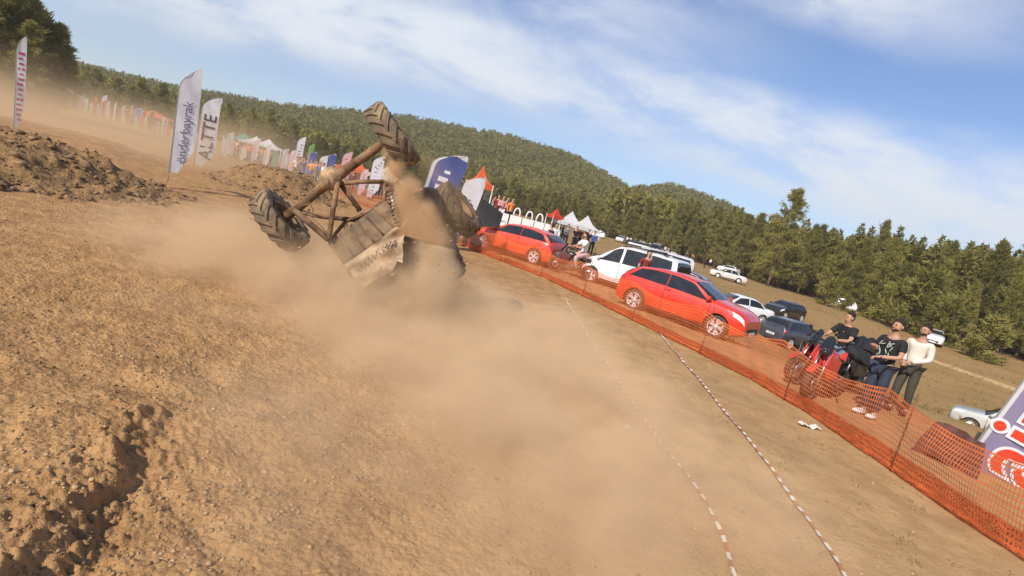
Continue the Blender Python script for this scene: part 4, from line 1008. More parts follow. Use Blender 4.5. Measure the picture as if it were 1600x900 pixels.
def pose_stand(arms='down', stride=.0):
    J = dict(pel=V3(0, 0, .96), wai=V3(0, 0, 1.10), che=V3(0, .005, 1.30), nb=V3(0, -.015, 1.47), nk=V3(0, 0, 1.545), jaw=V3(0, .035, 1.60), mid=V3(0, .015, 1.675), top=V3(0, .0, 1.735))
    for s, n in ((1, 'r'), (-1, 'l')):
        J['hip' + n] = V3(s * .09, 0, .90); J['kn' + n] = V3(s * .105, .03 + s * stride * .5, .50); J['an' + n] = V3(s * .115, -.02 + s * stride, .09); J['to' + n] = V3(s * .13, .14 + s * stride, .035)
        J['sh' + n] = V3(s * .185, -.01, 1.425)
        if arms == 'down': J['el' + n] = V3(s * .25, -.03, 1.15); J['wr' + n] = V3(s * .25, .06, .91)
        elif arms == 'clasp': J['el' + n] = V3(s * .225, -.01, 1.15); J['wr' + n] = V3(s * .05, .25, 1.03)
        elif arms == 'chest': J['el' + n] = V3(s * .25, .05, 1.16); J['wr' + n] = V3(s * .09, .27, 1.25 if s > 0 else 1.10)
    return J
def pose_ride(seat=.82):
    J = dict(pel=V3(0, -.05, seat + .08), wai=V3(0, -.03, seat + .22), che=V3(0, .02, seat + .42), nb=V3(0, .04, seat + .58), nk=V3(0, .06, seat + .65), jaw=V3(0, .10, seat + .70), mid=V3(0, .085, seat + .775), top=V3(0, .07, seat + .83))
    for s, n in ((1, 'r'), (-1, 'l')):
        J['hip' + n] = V3(s * .10, -.03, seat + .04); J['kn' + n] = V3(s * .24, .36, seat - .10); J['an' + n] = V3(s * .24, .20, seat - .50 if seat > .6 else .10); J['to' + n] = V3(s * .25, .36, seat - .54 if seat > .6 else .05)
        J['sh' + n] = V3(s * .19, .04, seat + .53); J['el' + n] = V3(s * .27, .20, seat + .30); J['wr' + n] = V3(s * .18, .42, seat + .27)
    return J
BE = [('pel', 'wai'), ('wai', 'che'), ('che', 'nb'), ('nb', 'nk'), ('nk', 'jaw'), ('jaw', 'mid'), ('mid', 'top')]
def person(J, top_m, leg_m, hair_m, shoe_m, label, sleeves='short', beard=False, name='person', detail=True, cap=None, build=1.0):
    root = empty(name); J = dict(J)
    R = dict(pel=(.125, .10), wai=(.112, .088), che=(.140, .10), nb=(.085, .075), nk=(.055, .055), jaw=(.066, .070), mid=(.078, .095), top=(.058, .07))
    N = {k: (J[k], R[k]) for k in R}; E = list(BE)
    for n in 'rl':
        for a, r in (('hip', .088), ('kn', .058), ('an', .040), ('to', .036), ('sh', .058), ('el', .043), ('wr', .029)): N[a + n] = (J[a + n], r)
        N['ca' + n] = (J['kn' + n].lerp(J['an' + n], .35), .056)
        E += [('pel', 'hip' + n), ('hip' + n, 'kn' + n), ('kn' + n, 'ca' + n), ('ca' + n, 'an' + n), ('an' + n, 'to' + n), ('che', 'sh' + n), ('sh' + n, 'el' + n), ('el' + n, 'wr' + n)]
    bm_ = skin_mesh(N, E, 'pel', 2 if detail else 1)
    # hands, nose, ears and eyes join the one body mesh
    mb_ = MB(); mb_.v = [tuple(v.co) for v in bm_.vertices]; mb_.f = [tuple(p.vertices) for p in bm_.polygons]; mb_.sm = [True] * len(mb_.f); mb_.mi = [0] * len(mb_.f)
    if detail:
        for s, n in ((1, 'r'), (-1, 'l')):
            d = (J['wr' + n] - J['el' + n]).normalized(); w = J['wr' + n]; sd_ = d.cross(V3(0, 0, 1)); sd_ = sd_.normalized() if sd_.length > .1 else V3(0, 1, 0); up = sd_.cross(d)
            M = Matrix((d, sd_, up)).transposed(); mb_.ell(w + d * .045, (.052, .038, .018), 10, 6, M=M)
            for k in range(4):
                o_ = sd_ * (.028 - .019 * k); L_ = (.070, .078, .072, .055)[k]; p0 = w + d * .08 + o_
                mb_.tube([p0, p0 + d * L_ * .45 - up * .006, p0 + d * L_ * .75 - up * .028, p0 + d * L_ * .8 - up * .05], [.0088, .0084, .008, .0065], 6)
            p0 = w + d * .03 + sd_ * .032 * 1; mb_.tube([p0, p0 + d * .03 + sd_ * .022 - up * .008, p0 + d * .058 + sd_ * .02 - up * .02], [.0115, .010, .008], 6)
        fw = V3(0, 1, 0); mid = J['mid']
        mb_.ell(mid + V3(0, .098, -.028), (.014, .022, .024), 8, 6)
        for s in (1, -1): mb_.ell(mid + V3(s * .079, -.01, -.02), (.012, .02, .032), 8, 6)
        mb_.ell(mid + V3(0, .088, -.072), (.028, .012, .010), 8, 6)
    body = mb_.build('body', skinm, root)
    if detail:
        e_ = MB()
        for s in (1, -1): e_.ell(J['mid'] + V3(s * .031, .088, .0), (.013, .008, .007), 8, 6)
        for s in (1, -1): e_.ell(J['mid'] + V3(s * .031, .092, .022), (.019, .005, .003), 8, 4)
        e_.build('eyes', hairm, body)
    # clothes
    g = 1.12 * build; T = {k: (J[k], (R[k][0] * g + .012, R[k][1] * g + .014)) for k in ('pel', 'wai', 'che')}; T['nb'] = (J['nb'] - V3(0, 0, .015), (.098, .092)); T['pel'] = (J['pel'] - V3(0, 0, .05), (.150, .130)); TE = [('pel', 'wai'), ('wai', 'che'), ('che', 'nb')]
    for n in 'rl':
        T['sh' + n] = (J['sh' + n], .076 * build)
        if sleeves == 'long': T['el' + n] = (J['el' + n], .060); T['wr' + n] = (J['el' + n].lerp(J['wr' + n], .93), .042); TE += [('che', 'sh' + n), ('sh' + n, 'el' + n), ('el' + n, 'wr' + n)]
        else: T['el' + n] = (J['sh' + n].lerp(J['el' + n], .72), .070); TE += [('che', 'sh' + n), ('sh' + n, 'el' + n)]
    o = link('shirt', skin_mesh(T, TE, 'che', 2 if detail else 1), top_m, root)
    Tn = {'pel': (J['pel'] - V3(0, 0, .01), (.150, .122))}; TE = []
    for n in 'rl':
        Tn['hip' + n] = (J['hip' + n], .104); Tn['kn' + n] = (J['kn' + n], .078); Tn['an' + n] = (J['kn' + n].lerp(J['an' + n], .92), .062); TE += [('pel', 'hip' + n), ('hip' + n, 'kn' + n), ('kn' + n, 'an' + n)]
    link('trousers', skin_mesh(Tn, TE, 'pel', 2 if detail else 1), leg_m, root)
    for n in 'rl':
        m_ = MB(); a = J['an' + n]; t_ = J['to' + n]; c = a.lerp(t_, .45); d = (t_ - a); d.z = 0; d.normalize(); M = Matrix((V3(-d.y, d.x, 0), d, V3(0, 0, 1))).transposed()
        m_.ell(V3(c.x, c.y, min(a.z, t_.z + .05) - .025), (.050, .145, .052), 12, 8, M=M); m_.build('shoe', shoe_m, root)
    m_ = MB(); md_ = J['mid']
    m_.ell(md_ + V3(0, -.042, .052), (.084, .090, .064), 16, 10, M=Matrix.Rotation(radians(14), 3, 'X')); m_.ell(md_ + V3(0, -.058, -.005), (.080, .052, .085), 14, 8)
    if detail: 
        qq = random.Random(3)
        for k in range(26): a_ = qq.random() * 6.28; e1 = qq.uniform(.2, 1.4); m_.ell(md_ + V3(.074 * cos(a_) * sin(e1), -.03 + .080 * sin(a_) * sin(e1), .062 + .060 * cos(e1)), (.018, .018, .016), 6, 4)
    m_.build('hair', cap or hair_m, root)
    if beard:
        m_ = MB(); m_.ell(J['jaw'] + V3(0, .012, -.005), (.064, .070, .034), 14, 8); m_.build('beard', hair_m, root)
    tag(root, label, 'person'); return root
def put(o, x, y, yaw, z=None, sc=1.0):
    o.location = (x, y, H(x, y) if z is None else z); o.rotation_euler = (0, 0, radians(yaw)); o.scale = (sc, sc, sc); return o
v = G(1368, 656)
pa_ = person(pose_stand('chest'), blacktee, jeans, hairr, whites, 'bearded man in a black T-shirt, dark jeans and white trainers standing behind the netting', beard=True)
put(pa_, 6.80, 9.66, 108, sc=1.04)
m_ = MB(); 
for k in range(16):
    x = random.uniform(-.10, .12); z = random.uniform(1.06, 1.36); m_.ell((x, .135 - 1.6 * x * x, z), (.010, .006, .05), 6, 5, M=Matrix.Rotation(random.uniform(-1.2, 1.2), 3, 'Y'))
m_.build('shirt_print', printm, pa_)
pb = person(pose_stand('clasp', .04), palecl, darktr, hairm, darks, 'bearded man in a cream long-sleeved shirt and dark trousers, hands clasped, farthest right', sleeves='long', beard=True, build=1.0)
put(pb, 8.0, 10.62, 118, sc=1.04)

# ------------------------------------------------------------------ motorcycles
bred = paint('motorbike_red', (.62, .03, .02), .12, .22); bblack = paint('motorbike_black', (.015, .016, .018), .12, .25); bwhite = paint('motorbike_white', (.75, .75, .74), .15)
engm = mat('engine_grey', (.12, .12, .12), .45, metal=.6, dirt=.3); forkm = mat('fork_steel', (.5, .5, .5), .3, metal=.9); seatl = mat('black_seat', (.02, .02, .02), .6)
def motorbike(paint_, accent, label, rear_box=False):
    r = empty('motorcycle'); tag(r, label, 'motorcycle'); R = .31; wb = 1.40
    ty, rmz, bk = None, None, None
    for x in (-wb / 2, wb / 2):
        w_ = empty('wheel'); w_.parent = r; w_.location = (x, 0, R)
        m_ = MB(); m_.lathe([(R * .80, -.05), (R * .93, -.065), (R, -.03), (R, .03), (R * .93, .065), (R * .80, .05), (R * .78, 0)], Matrix.Rotation(pi / 2, 4, 'Z'), 28, closed=True); m_.build('tyre', tyrem, w_)
        m_ = MB(); m_.lathe([(R * .80, -.03), (R * .80, .03), (R * .75, .02), (R * .75, -.02)], Matrix.Rotation(pi / 2, 4, 'Z'), 28, closed=True)
        for k in range(7): a = k * 2 * pi / 7; m_.tube([(0, .0, 0), (cos(a) * R * .77, 0, sin(a) * R * .77)], .012, 5)
        m_.lathe([(.045, -.06), (.045, .06)], Matrix.Rotation(pi / 2, 4, 'Z'), 10); m_.build('rim', blackp, w_)
        m_ = MB(); m_.lathe([(.14, .05), (.14, .056), (.06, .056)], Matrix.Rotation(pi / 2, 4, 'Z'), 20); m_.build('brake_disc', forkm, w_)
    for s in (1, -1): m_ = MB(); m_.tube([(wb / 2, s * .085, R), (wb / 2 - .26, s * .085, .98)], .024, 8); m_.build('fork', forkm, r)
    m_ = MB(); m_.tube([(-wb / 2, .09, R), (-.15, .07, .42)], .025, 6); m_.tube([(-wb / 2, -.09, R), (-.15, -.07, .42)], .025, 6)
    m_.tube([(wb / 2 - .27, 0, .92), (.2, 0, .70), (-.1, 0, .62), (-.15, 0, .42), (.12, 0, .26), (.33, 0, .40), (.42, 0, .86)], .026, 8); m_.tube([(-.1, 0, .64), (-.5, 0, .78), (-.72, 0, .86)], .022, 6); m_.tube([(-.2, 0, .48), (-.42, 0, .75)], .03, 6); m_.build('frame', paint_, r)
    m_ = MB(); m_.box((.05, 0, .42), (.34, .26, .26)); m_.box((.14, 0, .58), (.16, .20, .16), Matrix.Rotation(.4, 3, 'Y')); m_.ell((-.02, .14, .40), (.10, .04, .10), 12, 8); m_.ell((-.02, -.14, .40), (.10, .04, .10), 12, 8); m_.build('engine', engm, r)
    m_ = MB(); m_.ell((.16, 0, .83), (.27, .15, .14), 16, 10); m_.build('fuel_tank', paint_, r)
    for s in (1, -1): m_ = MB(); m_.add([(.50, s * .10, .92), (.10, s * .17, .80), (.18, s * .17, .48), (.46, s * .13, .45), (.60, s * .09, .68)] + [(.50, s * .13, .92), (.10, s * .20, .80), (.18, s * .20, .48), (.46, s * .16, .45), (.60, s * .12, .68)], [(0, 1, 2, 3, 4), (9, 8, 7, 6, 5), (0, 5, 6, 1), (1, 6, 7, 2), (2, 7, 8, 3), (3, 8, 9, 4), (4, 9, 5, 0)]); m_.build('side_fairing', accent, r)
    m_ = MB(); m_.grid(lambda u, v: V3(-.75 + .78 * u, (v - .5) * (.16 + .14 * u), .80 + .06 * (1 - u) ** 2 - .05 * sin(pi * u) - .5 * (v - .5) ** 2 * .25), 12, 6); m_.box((-.34, 0, .765), (.74, .18, .06)); m_.build('seat', seatl, r)
    m_ = MB(); m_.add([(-.80, 0, .95), (-.35, .12, .78), (-.35, -.12, .78), (-.45, .06, .68), (-.45, -.06, .68)], [(0, 1, 3), (0, 4, 2), (0, 2, 1), (1, 2, 4, 3), (0, 3, 4)]); m_.build('tail_fairing', accent, r)
    m_ = MB(); m_.grid(lambda u, v: V3(wb / 2 + (.37) * cos(pi * (.22 + .55 * u)), (v - .5) * .13, R + .37 * sin(pi * (.22 + .55 * u))), 12, 3); m_.build('mudguard', paint_, r)
    m_ = MB(); m_.ell((.56, 0, .93), (.055, .085, .06), 14, 8); m_.build('headlight', glassm, r)
    m_ = MB(); m_.grid(lambda u, v: V3(.58 - .17 * v, (u - .5) * .26 * (1 - .3 * v), 1.0 + .24 * v - .25 * (u - .5) ** 2), 8, 6); m_.build('windscreen', glassm, r)
    m_ = MB(); m_.tube([(.30, .38, 1.02), (.40, .22, 1.06), (.42, 0, 1.02), (.40, -.22, 1.06), (.30, -.38, 1.02)], .014, 6); hb = m_.build('handlebar', blackp, r)
    for s in (1, -1): m_ = MB(); m_.tube([(.33, s * .30, 1.04), (.28, s * .40, 1.01)], .022, 8); m_.build('grip', seatl, hb); m_ = MB(); m_.tube([(.38, s * .25, 1.05), (.36, s * .30, 1.20)], .006, 5); m_.ell((.36, s * .32, 1.22), (.02, .06, .035), 8, 6); m_.build('mirror', blackp, hb)
    m_ = MB(); m_.tube([(.25, -.13, .34), (.1, -.16, .24), (-.3, -.17, .30), (-.45, -.18, .42), (-.80, -.20, .56)], [.022, .022, .024, .045, .045], 8); m_.build('exhaust', steel, r)
    m_ = MB(); m_.tube([(-.05, .14, .25), (-.12, .30, .0)], .012, 5); m_.build('kickstand', blackp, r)
    return r
b1 = motorbike(bred, bred, 'red motorcycle with the rider in a black T-shirt sitting on it'); put(b1, 6.80, 11.35, 200)
rd = person(pose_ride(.80), blacktee, bluejean, hairr, whites, 'young man in a black T-shirt and pale jeans seated on the red motorcycle')
hd_ = radians(200); put(rd, 6.80 - cos(hd_) * .30, 11.35 - sin(hd_) * .30, 110, z=H(6.8, 11.35) + .03); rd.location.z += .0
b2 = motorbike(bred, bred, 'red motorcycle without a rider parked closest to the netting, its front wheel towards us'); put(b2, 6.30, 10.35, 222)
b3 = motorbike(bblack, bblack, 'black motorcycle between the rider and the standing men'); put(b3, 7.6, 11.4, 205)
m_ = MB(); m_.ell((0, 0, 0), (.40, .26, .32), 40, 28)
m_.v = [tuple(Vector(p) * (1 + .55 * float(pn(np.array([p[0] * 5.2 + p[2] * 2]), np.array([p[2] * 4.7 + p[1] * 4]))[0]) + .22 * float(pn(np.array([p[0] * 13]), np.array([p[2] * 12 + p[1] * 9]))[0]))) for p in m_.v]
o = m_.build('jacket_heap', blacktee); q = Vector((8.05, 11.5)); o.location = (7.45, 11.3, H(8, 11.5) + .92); o.rotation_euler = (0, .2, radians(205)); tag(o, 'bulky black jackets heaped over the seat of the black motorcycle', 'jackets')

# the quad rider and other near figures behind the netting
quadr = motorbike(bblack, maroon, 'dark red and black bike under the man in the white T-shirt')
v = P(893, 420, 21.5); put(quadr, v.x, v.y, 158)
m_ = person(pose_ride(.84), whitecl, pinkcl, hairm, darks, 'man in a white T-shirt seated on a dark bike before the people carrier', sleeves='short', beard=True)
hd_ = radians(158); put(m_, v.x - cos(hd_) * .28, v.y - sin(hd_) * .28, 68 + 40, z=H(v.x, v.y) + .02, sc=1.05)
mm_ = MB(); mm_.ell((.0, .135, 1.22), (.03, .012, .05), 8, 5); mm_.build('shirt_print', blacktee, m_)
# simple coloured figures further away: one master copied with its own clothes
def ccol(name):
    mm = bpy.data.materials.new(name); mm.use_nodes = True; t = NT(mm.node_tree); b = t.n['Principled BSDF']; oi = t.new('ShaderNodeObjectInfo'); t.put(b.inputs['Base Color'], oi.outputs['Color']); b.inputs['Roughness'].default_value = .8; b.inputs['Specular IOR Level'].default_value = .2; return mm
cloth_any = ccol('spectator_clothing')
MST = [person(pose_stand('down', .03), cloth_any, cloth_any, hairm, darks, 'x', detail=False), person(pose_stand('chest'), cloth_any, cloth_any, hairm, darks, 'x', detail=False, sleeves='long')]
COLN = {'red': (.60, .05, .03), 'white': (.78, .77, .73), 'orange': (.80, .27, .05), 'dark': (.025, .025, .03), 'blue': (.05, .10, .32), 'pink': (.62, .32, .30), 'grey': (.22, .22, .22), 'maroon': (.20, .03, .03), 'green': (.08, .20, .08), 'yellow': (.65, .48, .08), 'sky-blue': (.25, .42, .6), 'brown': (.16, .09, .05)}
used_m = [False, False]
def spectator(x, y, yaw, top, legs, label, group=None, z=None, k=0, sc=1.0):
    if not used_m[k]: o = MST[k]; used_m[k] = True
    else: o = copy_tree(MST[k])
    put(o, x, y, yaw, z, sc)
    for c in children(o):
        if 'shirt' in c.name: c.color = (*COLN[top], 1)
        if 'trousers' in c.name: c.color = (*COLN[legs], 1)
    for kk_ in ('label', 'group'):
        if kk_ in o: del o[kk_]
    tag(o, label, 'person', group); return o
def from_px(px, py, dep, lift=0.0):
    v = P(px, py, dep); return v.x, v.y
def at_px(px, py_feet, dep, **kw):
    v = P(px, py_feet, dep); return v.x, v.y, v.z
for (px, py, dep, yaw, tp, lg, lab, k) in [
    (853, 392, 25, 60, 'dark', 'dark', 'person in dark clothes standing between the orange-red hatchback and the man in white', 0),
    (862, 384, 30, 200, 'white', 'dark', 'person in a white top standing just right of the dark-clothed figure by the tents', 1)]:
    v = P(px, py, dep); spectator(v.x, v.y, yaw, tp, lg, lab, k=k)
v = P(1001, 440, 20.4); spectator(v.x - .1, v.y - .55, 190, 'maroon', 'dark', 'person in a maroon top between the white people carrier and the red hatchback', sc=1.0)
# ------------------------------------------------------------------ feather flags
polem = mat('flag_pole_grey', (.35, .35, .35), .4, metal=.5)
fcol = {n: clothmat('flag_' + n.replace(' ', '_'), c, .35, .6, .05) for n, c in dict(white=(.82, .80, .80), pink=(.80, .55, .55), navy=(.10, .13, .32), blue=(.10, .16, .50), green=(.20, .42, .08), red=(.72, .08, .04), teal=(.05, .34, .28), purple=(.33, .28, .42), cream=(.80, .74, .60), violet=(.30, .28, .45), charcoal=(.075, .08, .085), orange=(.85, .18, .06)).items()}
ink = {n: clothmat('print_' + n, c, .2) for n, c in dict(grey=(.26, .22, .30), black=(.03, .035, .05), rose=(.55, .12, .2), red=(.78, .07, .03), white=(.85, .84, .84), blue=(.1, .15, .5)).items()}
def feather(base, h, w_, colr, label, group=None, lean=0.0, face=0.0, text=None, tcol='grey', tsize=.3, z0=.32, border=None, marks=0, rect=False, seed=0, tx=.52, outline=None, tz=None, name='feather_flag', boldt=.004):
    """face: yaw of the cloth's normal away from the camera direction; lean: tilt of the pole to the right"""
    r = empty(name, base); yaw = atan2(-base[0], base[1]) * 1.0 + radians(face); r.rotation_euler = (0, lean, yaw); tag(r, label, 'flag' if name == 'feather_flag' else 'banner', group)
    q = random.Random(seed); ph = q.random() * 6
    def bend(v): return w_ * .95 * max(0, (v - .80) / .20) ** 2.1 if not rect else 0
    def surf(x, z, off=0.0):
        a = .022 * w_ * 3 * sin(z * 2.3 + ph + x * 3) * (x / w_) + .02 * sin(z * 5 + x * 8 + ph) * min(1, x / w_ * 2)
        return V3(x, a - off, z)
    def cl(u, v):
        z = z0 * h * (1 - .0) + (1 - z0) * h * v if False else h * (z0 + (1 - z0) * v)
        vv = z / h; xl = bend(vv); wr = w_ * (1 if rect else (min(1, .42 + v * 2.6)) ) ; xr = max(xl + .01, wr * (1 + .05 * sin(v * 4 + ph)) if vv < .93 or rect else wr)
        zz = z - (0 if rect else 0) + (u * (1 - v) ** 6 * .0)
        if not rect and vv > .86: zz = z - u * (vv - .86) / .14 * h * .035
        return surf(xl + (xr - xl) * u, zz)
    m_ = MB(); m_.tube([(bend(k / 30) - .01, 0, h * k / 30) for k in range(31)], [.017 * (1.2 - .8 * k / 30) for k in range(31)], 6); m_.build('pole', polem, r)
    m_ = MB(); m_.grid(cl, 10, 60); cth = m_.build('cloth', fcol[colr], r)
    if border:
        m_ = MB(); m_.grid(lambda u, v: cl(u * (.10 if not rect else .06), v) + V3(0, -.006, 0), 1, 30); m_.build('hem', fcol[border], cth)
        m_ = MB(); m_.grid(lambda u, v: cl(u, .955 + .045 * v) + V3(0, -.006, 0), 8, 2); m_.build('hem', fcol[border], cth)
    if text:
        for (mt, ex, off) in (([(ink[outline], .050, .022)] if outline else []) + [(ink[tcol], boldt, .030)]):
            me = text_mesh(text, tsize, 0, 'LEFT', ex); 
            zb = h * (tz if tz is not None else z0 + .06)
            for v in me.vertices: v.co = surf(w_ * tx + tsize * .34 - v.co.y, zb + v.co.x, off)
            link('lettering', me, mt, cth)
    if marks:
        m_ = MB()
        for k in range(marks):
            z = h * (z0 + .08 + (1 - z0 - .22) * k / marks); x = w_ * q.uniform(.40, .6); s = h * (.05 if tcol == 'white' else .022) * q.uniform(.6, 1.3)
            pts = [surf(x - s, z - s * .5, .01), surf(x + s, z - s * .5, .01), surf(x + s, z + s * .5, .01), surf(x - s, z + s * .5, .01)]; m_.add(pts, [(0, 1, 2, 3)])
        m_.build('lettering', ink[tcol], cth)
    return r
def pxflag(bx, by, tx_, ty_, wpx, colr, label, dist=None, text=None, group='small feather flags along the course', **kw):
    g = G(bx, by) if dist is None else None
    if dist is not None: x, y = at_az(bx + (by - 120 - .25 * bx) * .25, dist); g = Vector((x, y, 0))
    b = onto(g); dep = depth(b); h = math.hypot(tx_ - bx, ty_ - by) * dep / F; zbase = P(bx, by, dep).z; h = P(tx_, ty_, dep).z - b.z; h = min(h, 4.6)
    return feather(b, max(h, 1.2), wpx * dep / F, colr, label, group, text=text, **kw)
pxflag(8, 208, 33, 56, 11, 'white', 'tall narrow white flag at the far left edge, seen nearly edge on', dist=29, group=None, z0=.03, marks=14, tcol='rose', lean=-.05)
pxflag(262, 285, 308, 108, 28, 'white', 'tall white feather flag with thin grey lettering, larger of the two left of the buggy', group=None, text='önderbayrak', tsize=.42, tcol='grey', z0=.09, seed=2, tx=.5, lean=-.02, tz=.18)
pxflag(302, 262, 336, 150, 25, 'white', 'white feather flag with big black capitals beside the larger lettered flag', group=None, text='ALTTE', tsize=.82, tcol='black', z0=.04, seed=3, tx=.5, lean=.0, tz=.14)
FL = [(24, 145, 31, 108, 8, 'purple', 'small purple-grey flag just right of the tall narrow flag', 62), (72, 160, 63, 130, 5, 'cream', 'cream flag leaning left in the dust', 95), (84, 158, 88, 133, 3, 'cream', 'thin cream flag between the left-leaning flag and the rounded white one', 100),
      (114, 172, 118, 146, 7, 'white', 'rounded white flag rising from the dust under the grey hill', 100), (103, 168, 104, 140, 5, 'teal', 'faint teal flag left of the rounded white flag', 105), (143, 178, 146, 160, 6, 'cream', 'short cream flag in the middle of the dust row', 98), (155, 174, 159, 146, 6, 'white', 'taller white flag standing over the short cream one', 95),
      (185, 186, 190, 163, 5, 'white', 'white flag to the left of the blue one', 88), (197, 194, 206, 163, 4, 'cream', 'thin leaning cream flag touching the blue one', 85), (206, 187, 209, 166, 9, 'blue', 'small blue flag among the white ones in the dust', 86), (216, 192, 219, 169, 5, 'white', 'white flag just right of the small blue one', 84),
      (299, 222, 303, 205, 6, 'pink', 'short pink flag between the two lettered flags', 62), (346, 241, 356, 204, 10, 'white', 'white flag with a pink mark standing right of the black-lettered flag', 55), (396, 240, 400, 214, 5, 'white', 'thin white flag between the white awnings', 60),
      (434, 264, 445, 230, 9, 'white', 'white flag left of the pair with red edges', 52), (446, 268, 459, 232, 10, 'pink', 'pinkish white flag pressed against the tallest of the row', 51), (453, 272, 470, 212, 11, 'white', 'tallest white flag of the row, its lower half reddish', 50), (476, 258, 483, 222, 8, 'green', 'bright green flag behind the tallest white one', 56),
      (476, 266, 492, 236, 12, 'blue', 'blue and white flag right of the green one', 52), (494, 270, 507, 242, 11, 'white', 'plump white flag between the two blue ones', 50), (505, 270, 521, 239, 13, 'blue', 'second blue flag with a white rim near the axle', 50), (529, 274, 546, 236, 13, 'pink', 'pale pink flag partly behind the buggy axle', 47),
      (548, 276, 563, 239, 12, 'cream', 'cream flag crossing behind the axle tube', 47), (571, 302, 588, 241, 16, 'white', 'wide white flag with faint print seen through the suspension', 40), (556, 300, 566, 262, 10, 'pink', 'pink flag low behind the suspension links', 42)]
_q = random.Random(77)
for k in range(34):
    px = 96 + k * 4.9 + _q.uniform(-2, 2); L_ = _q.uniform(9, 27); hy = 120 + .25 * px; cn = _q.choice(['white', 'white', 'cream', 'pink', 'blue', 'teal', 'red', 'violet']); ds = 100 - k * .9
    FL.append((px, hy + 18, px + L_ * _q.uniform(-.05, .42), hy + 18 - L_, _q.uniform(2, 5), cn, 'tiny %s flag in the dusty row left of the large lettered flag' % cn, ds))
for k in range(22):
    px = 350 + k * 12 + _q.uniform(-9, 9); L_ = _q.uniform(16, 38); hy = 120 + .25 * px; cn = _q.choice(['white', 'pink', 'blue', 'red', 'cream', 'white', 'teal', 'orange']); ds = 60 - k * .6
    FL.append((px, hy + 33, px + L_ * _q.uniform(.1, .42), hy + 33 - L_, _q.uniform(4, 9), cn, 'small %s flag among the spectators behind the buggy' % cn, ds))
for k, (bx, by, tx_, ty_, wp, cn, lab, ds) in enumerate(FL):
    pxflag(bx, by, tx_, ty_, wp, cn, lab, dist=ds, z0=.08 if ds < 60 else .12, seed=k, marks=9 if ds < 70 else 0, tcol='grey' if k % 3 else 'rose', border='white' if cn in ('blue',) else None, face=random.uniform(-15, 15))
pxflag(638, 352, 664, 222, 50, 'navy', 'wide navy blue feather flag with a white rim, right of the buggy top wheel', dist=20, group=None, z0=.12, border='white', seed=5, marks=8, tcol='white', lean=.10)
pxflag(700, 345, 722, 265, 30, 'white', 'white rounded flag beside the navy one', dist=22, group=None, z0=.15, seed=6, marks=3, lean=.1)
# printed banner at the right edge
bb_ = onto((7.36, 8.12)); bn_ = feather(bb_, 3.0, .84, 'purple', 'dark violet printed banner with big red letters edged in white at the right edge', None, lean=.20, face=-6, text='aipi', tsize=1.22, tcol='red', z0=.0, border='white', rect=True, seed=8, tx=.46, outline='white', tz=.035, name='printed_banner', boldt=.010)

# ------------------------------------------------------------------ tents, awnings, barriers
legm = mat('white_metal_leg', (.6, .6, .6), .4, metal=.4)
def tent(x, y, yaw, s, h, top, label, group=None, peak=.9, name='canopy_tent', valance=.25, z=None):
    r = empty(name, (x, y, H(x, y) if z is None else z), (0, 0, radians(yaw))); tag(r, label, 'tent', group); a = s / 2
    m_ = MB(); P4 = [V3(-a, -a, h), V3(a, -a, h), V3(a, a, h), V3(-a, a, h)]; ap = V3(0, 0, h + peak)
    for i in range(4):
        p, q_ = P4[i], P4[(i + 1) % 4]
        m_.grid(lambda u, v, p=p, q_=q_: (p * (1 - u) + q_ * u) * (1 - v) + ap * v - V3(0, 0, .22 * sin(pi * v) + .06 * sin(pi * u) * (1 - v)), 8, 8)
        m_.add([p, q_, q_ - V3(0, 0, valance), p - V3(0, 0, valance)], [(0, 1, 2, 3)])
    m_.build('canopy', fcol[top], r)
    for p in P4: m_ = MB(); m_.tube([(p.x, p.y, 0), (p.x, p.y, h)], .03, 6); m_.build('leg', legm, r)
    return r
v = P(884, 372, 42); tent(v.x, v.y, 12, 2.0, 1.9, 'white', 'white peaked canopy tent, left of the pair behind the man in white')
v = P(908, 378, 41); tent(v.x, v.y, 12, 1.9, 1.85, 'white', 'white peaked canopy tent, right of the pair beside the people carrier')
v = P(862, 362, 42); tent(v.x, v.y, 30, 1.0, 2.2, 'red', 'small red parasol at the left end of the white tents', peak=.6, name='parasol')
for (px, py, dep, s, c, lab) in [(381, 222, 62, 3.4, 'teal', 'green canopy tent far off among the flags'), (399, 228, 62, 3.0, 'white', 'white canopy right of the green one'), (418, 236, 58, 3.2, 'white', 'larger white canopy before the row of tall flags'), (552, 286, 44, 3.0, 'orange', 'orange-red canopy seen through the suspension'), (240, 190, 85, 6, 'orange', 'dusty orange canopy deep in the drifting dust'), (596, 306, 44, 3.0, 'cream', 'cream canopy low behind the coil spring')]:
    v = P(px, py, dep); tent(v.x, v.y, 15, s, 1.9, c, lab, peak=.8)
v = P(735, 350, 24.5); tent(v.x, v.y, 20, 1.0, 2.75, 'orange', 'orange-red pyramid canopy right of the navy flag', peak=.75)
m_ = MB(); m_.grid(lambda u, v: V3((u - .5) * 2.0, .35 * sin(pi * v), (1 - v) * 2.5 * (1 - .35 * u) + .12 * sin(u * 6) * v), 14, 14); m_.grid(lambda u, v: V3((u - .5) * 2.0, 1.2 * (1 - v * .2) * (1 - (1 - v)), (1 - v) * 2.5 * (1 - .35 * u)), 14, 8)
v = P(748, 352, 23.2); o = m_.build('shelter', fcol['charcoal']); o.location = (v.x, v.y, H(v.x, v.y) + .1); o.rotation_euler = (radians(-14), 0, radians(14)); tag(o, 'dark grey tarpaulin shelter under the orange-red pyramid canopy', 'shelter')
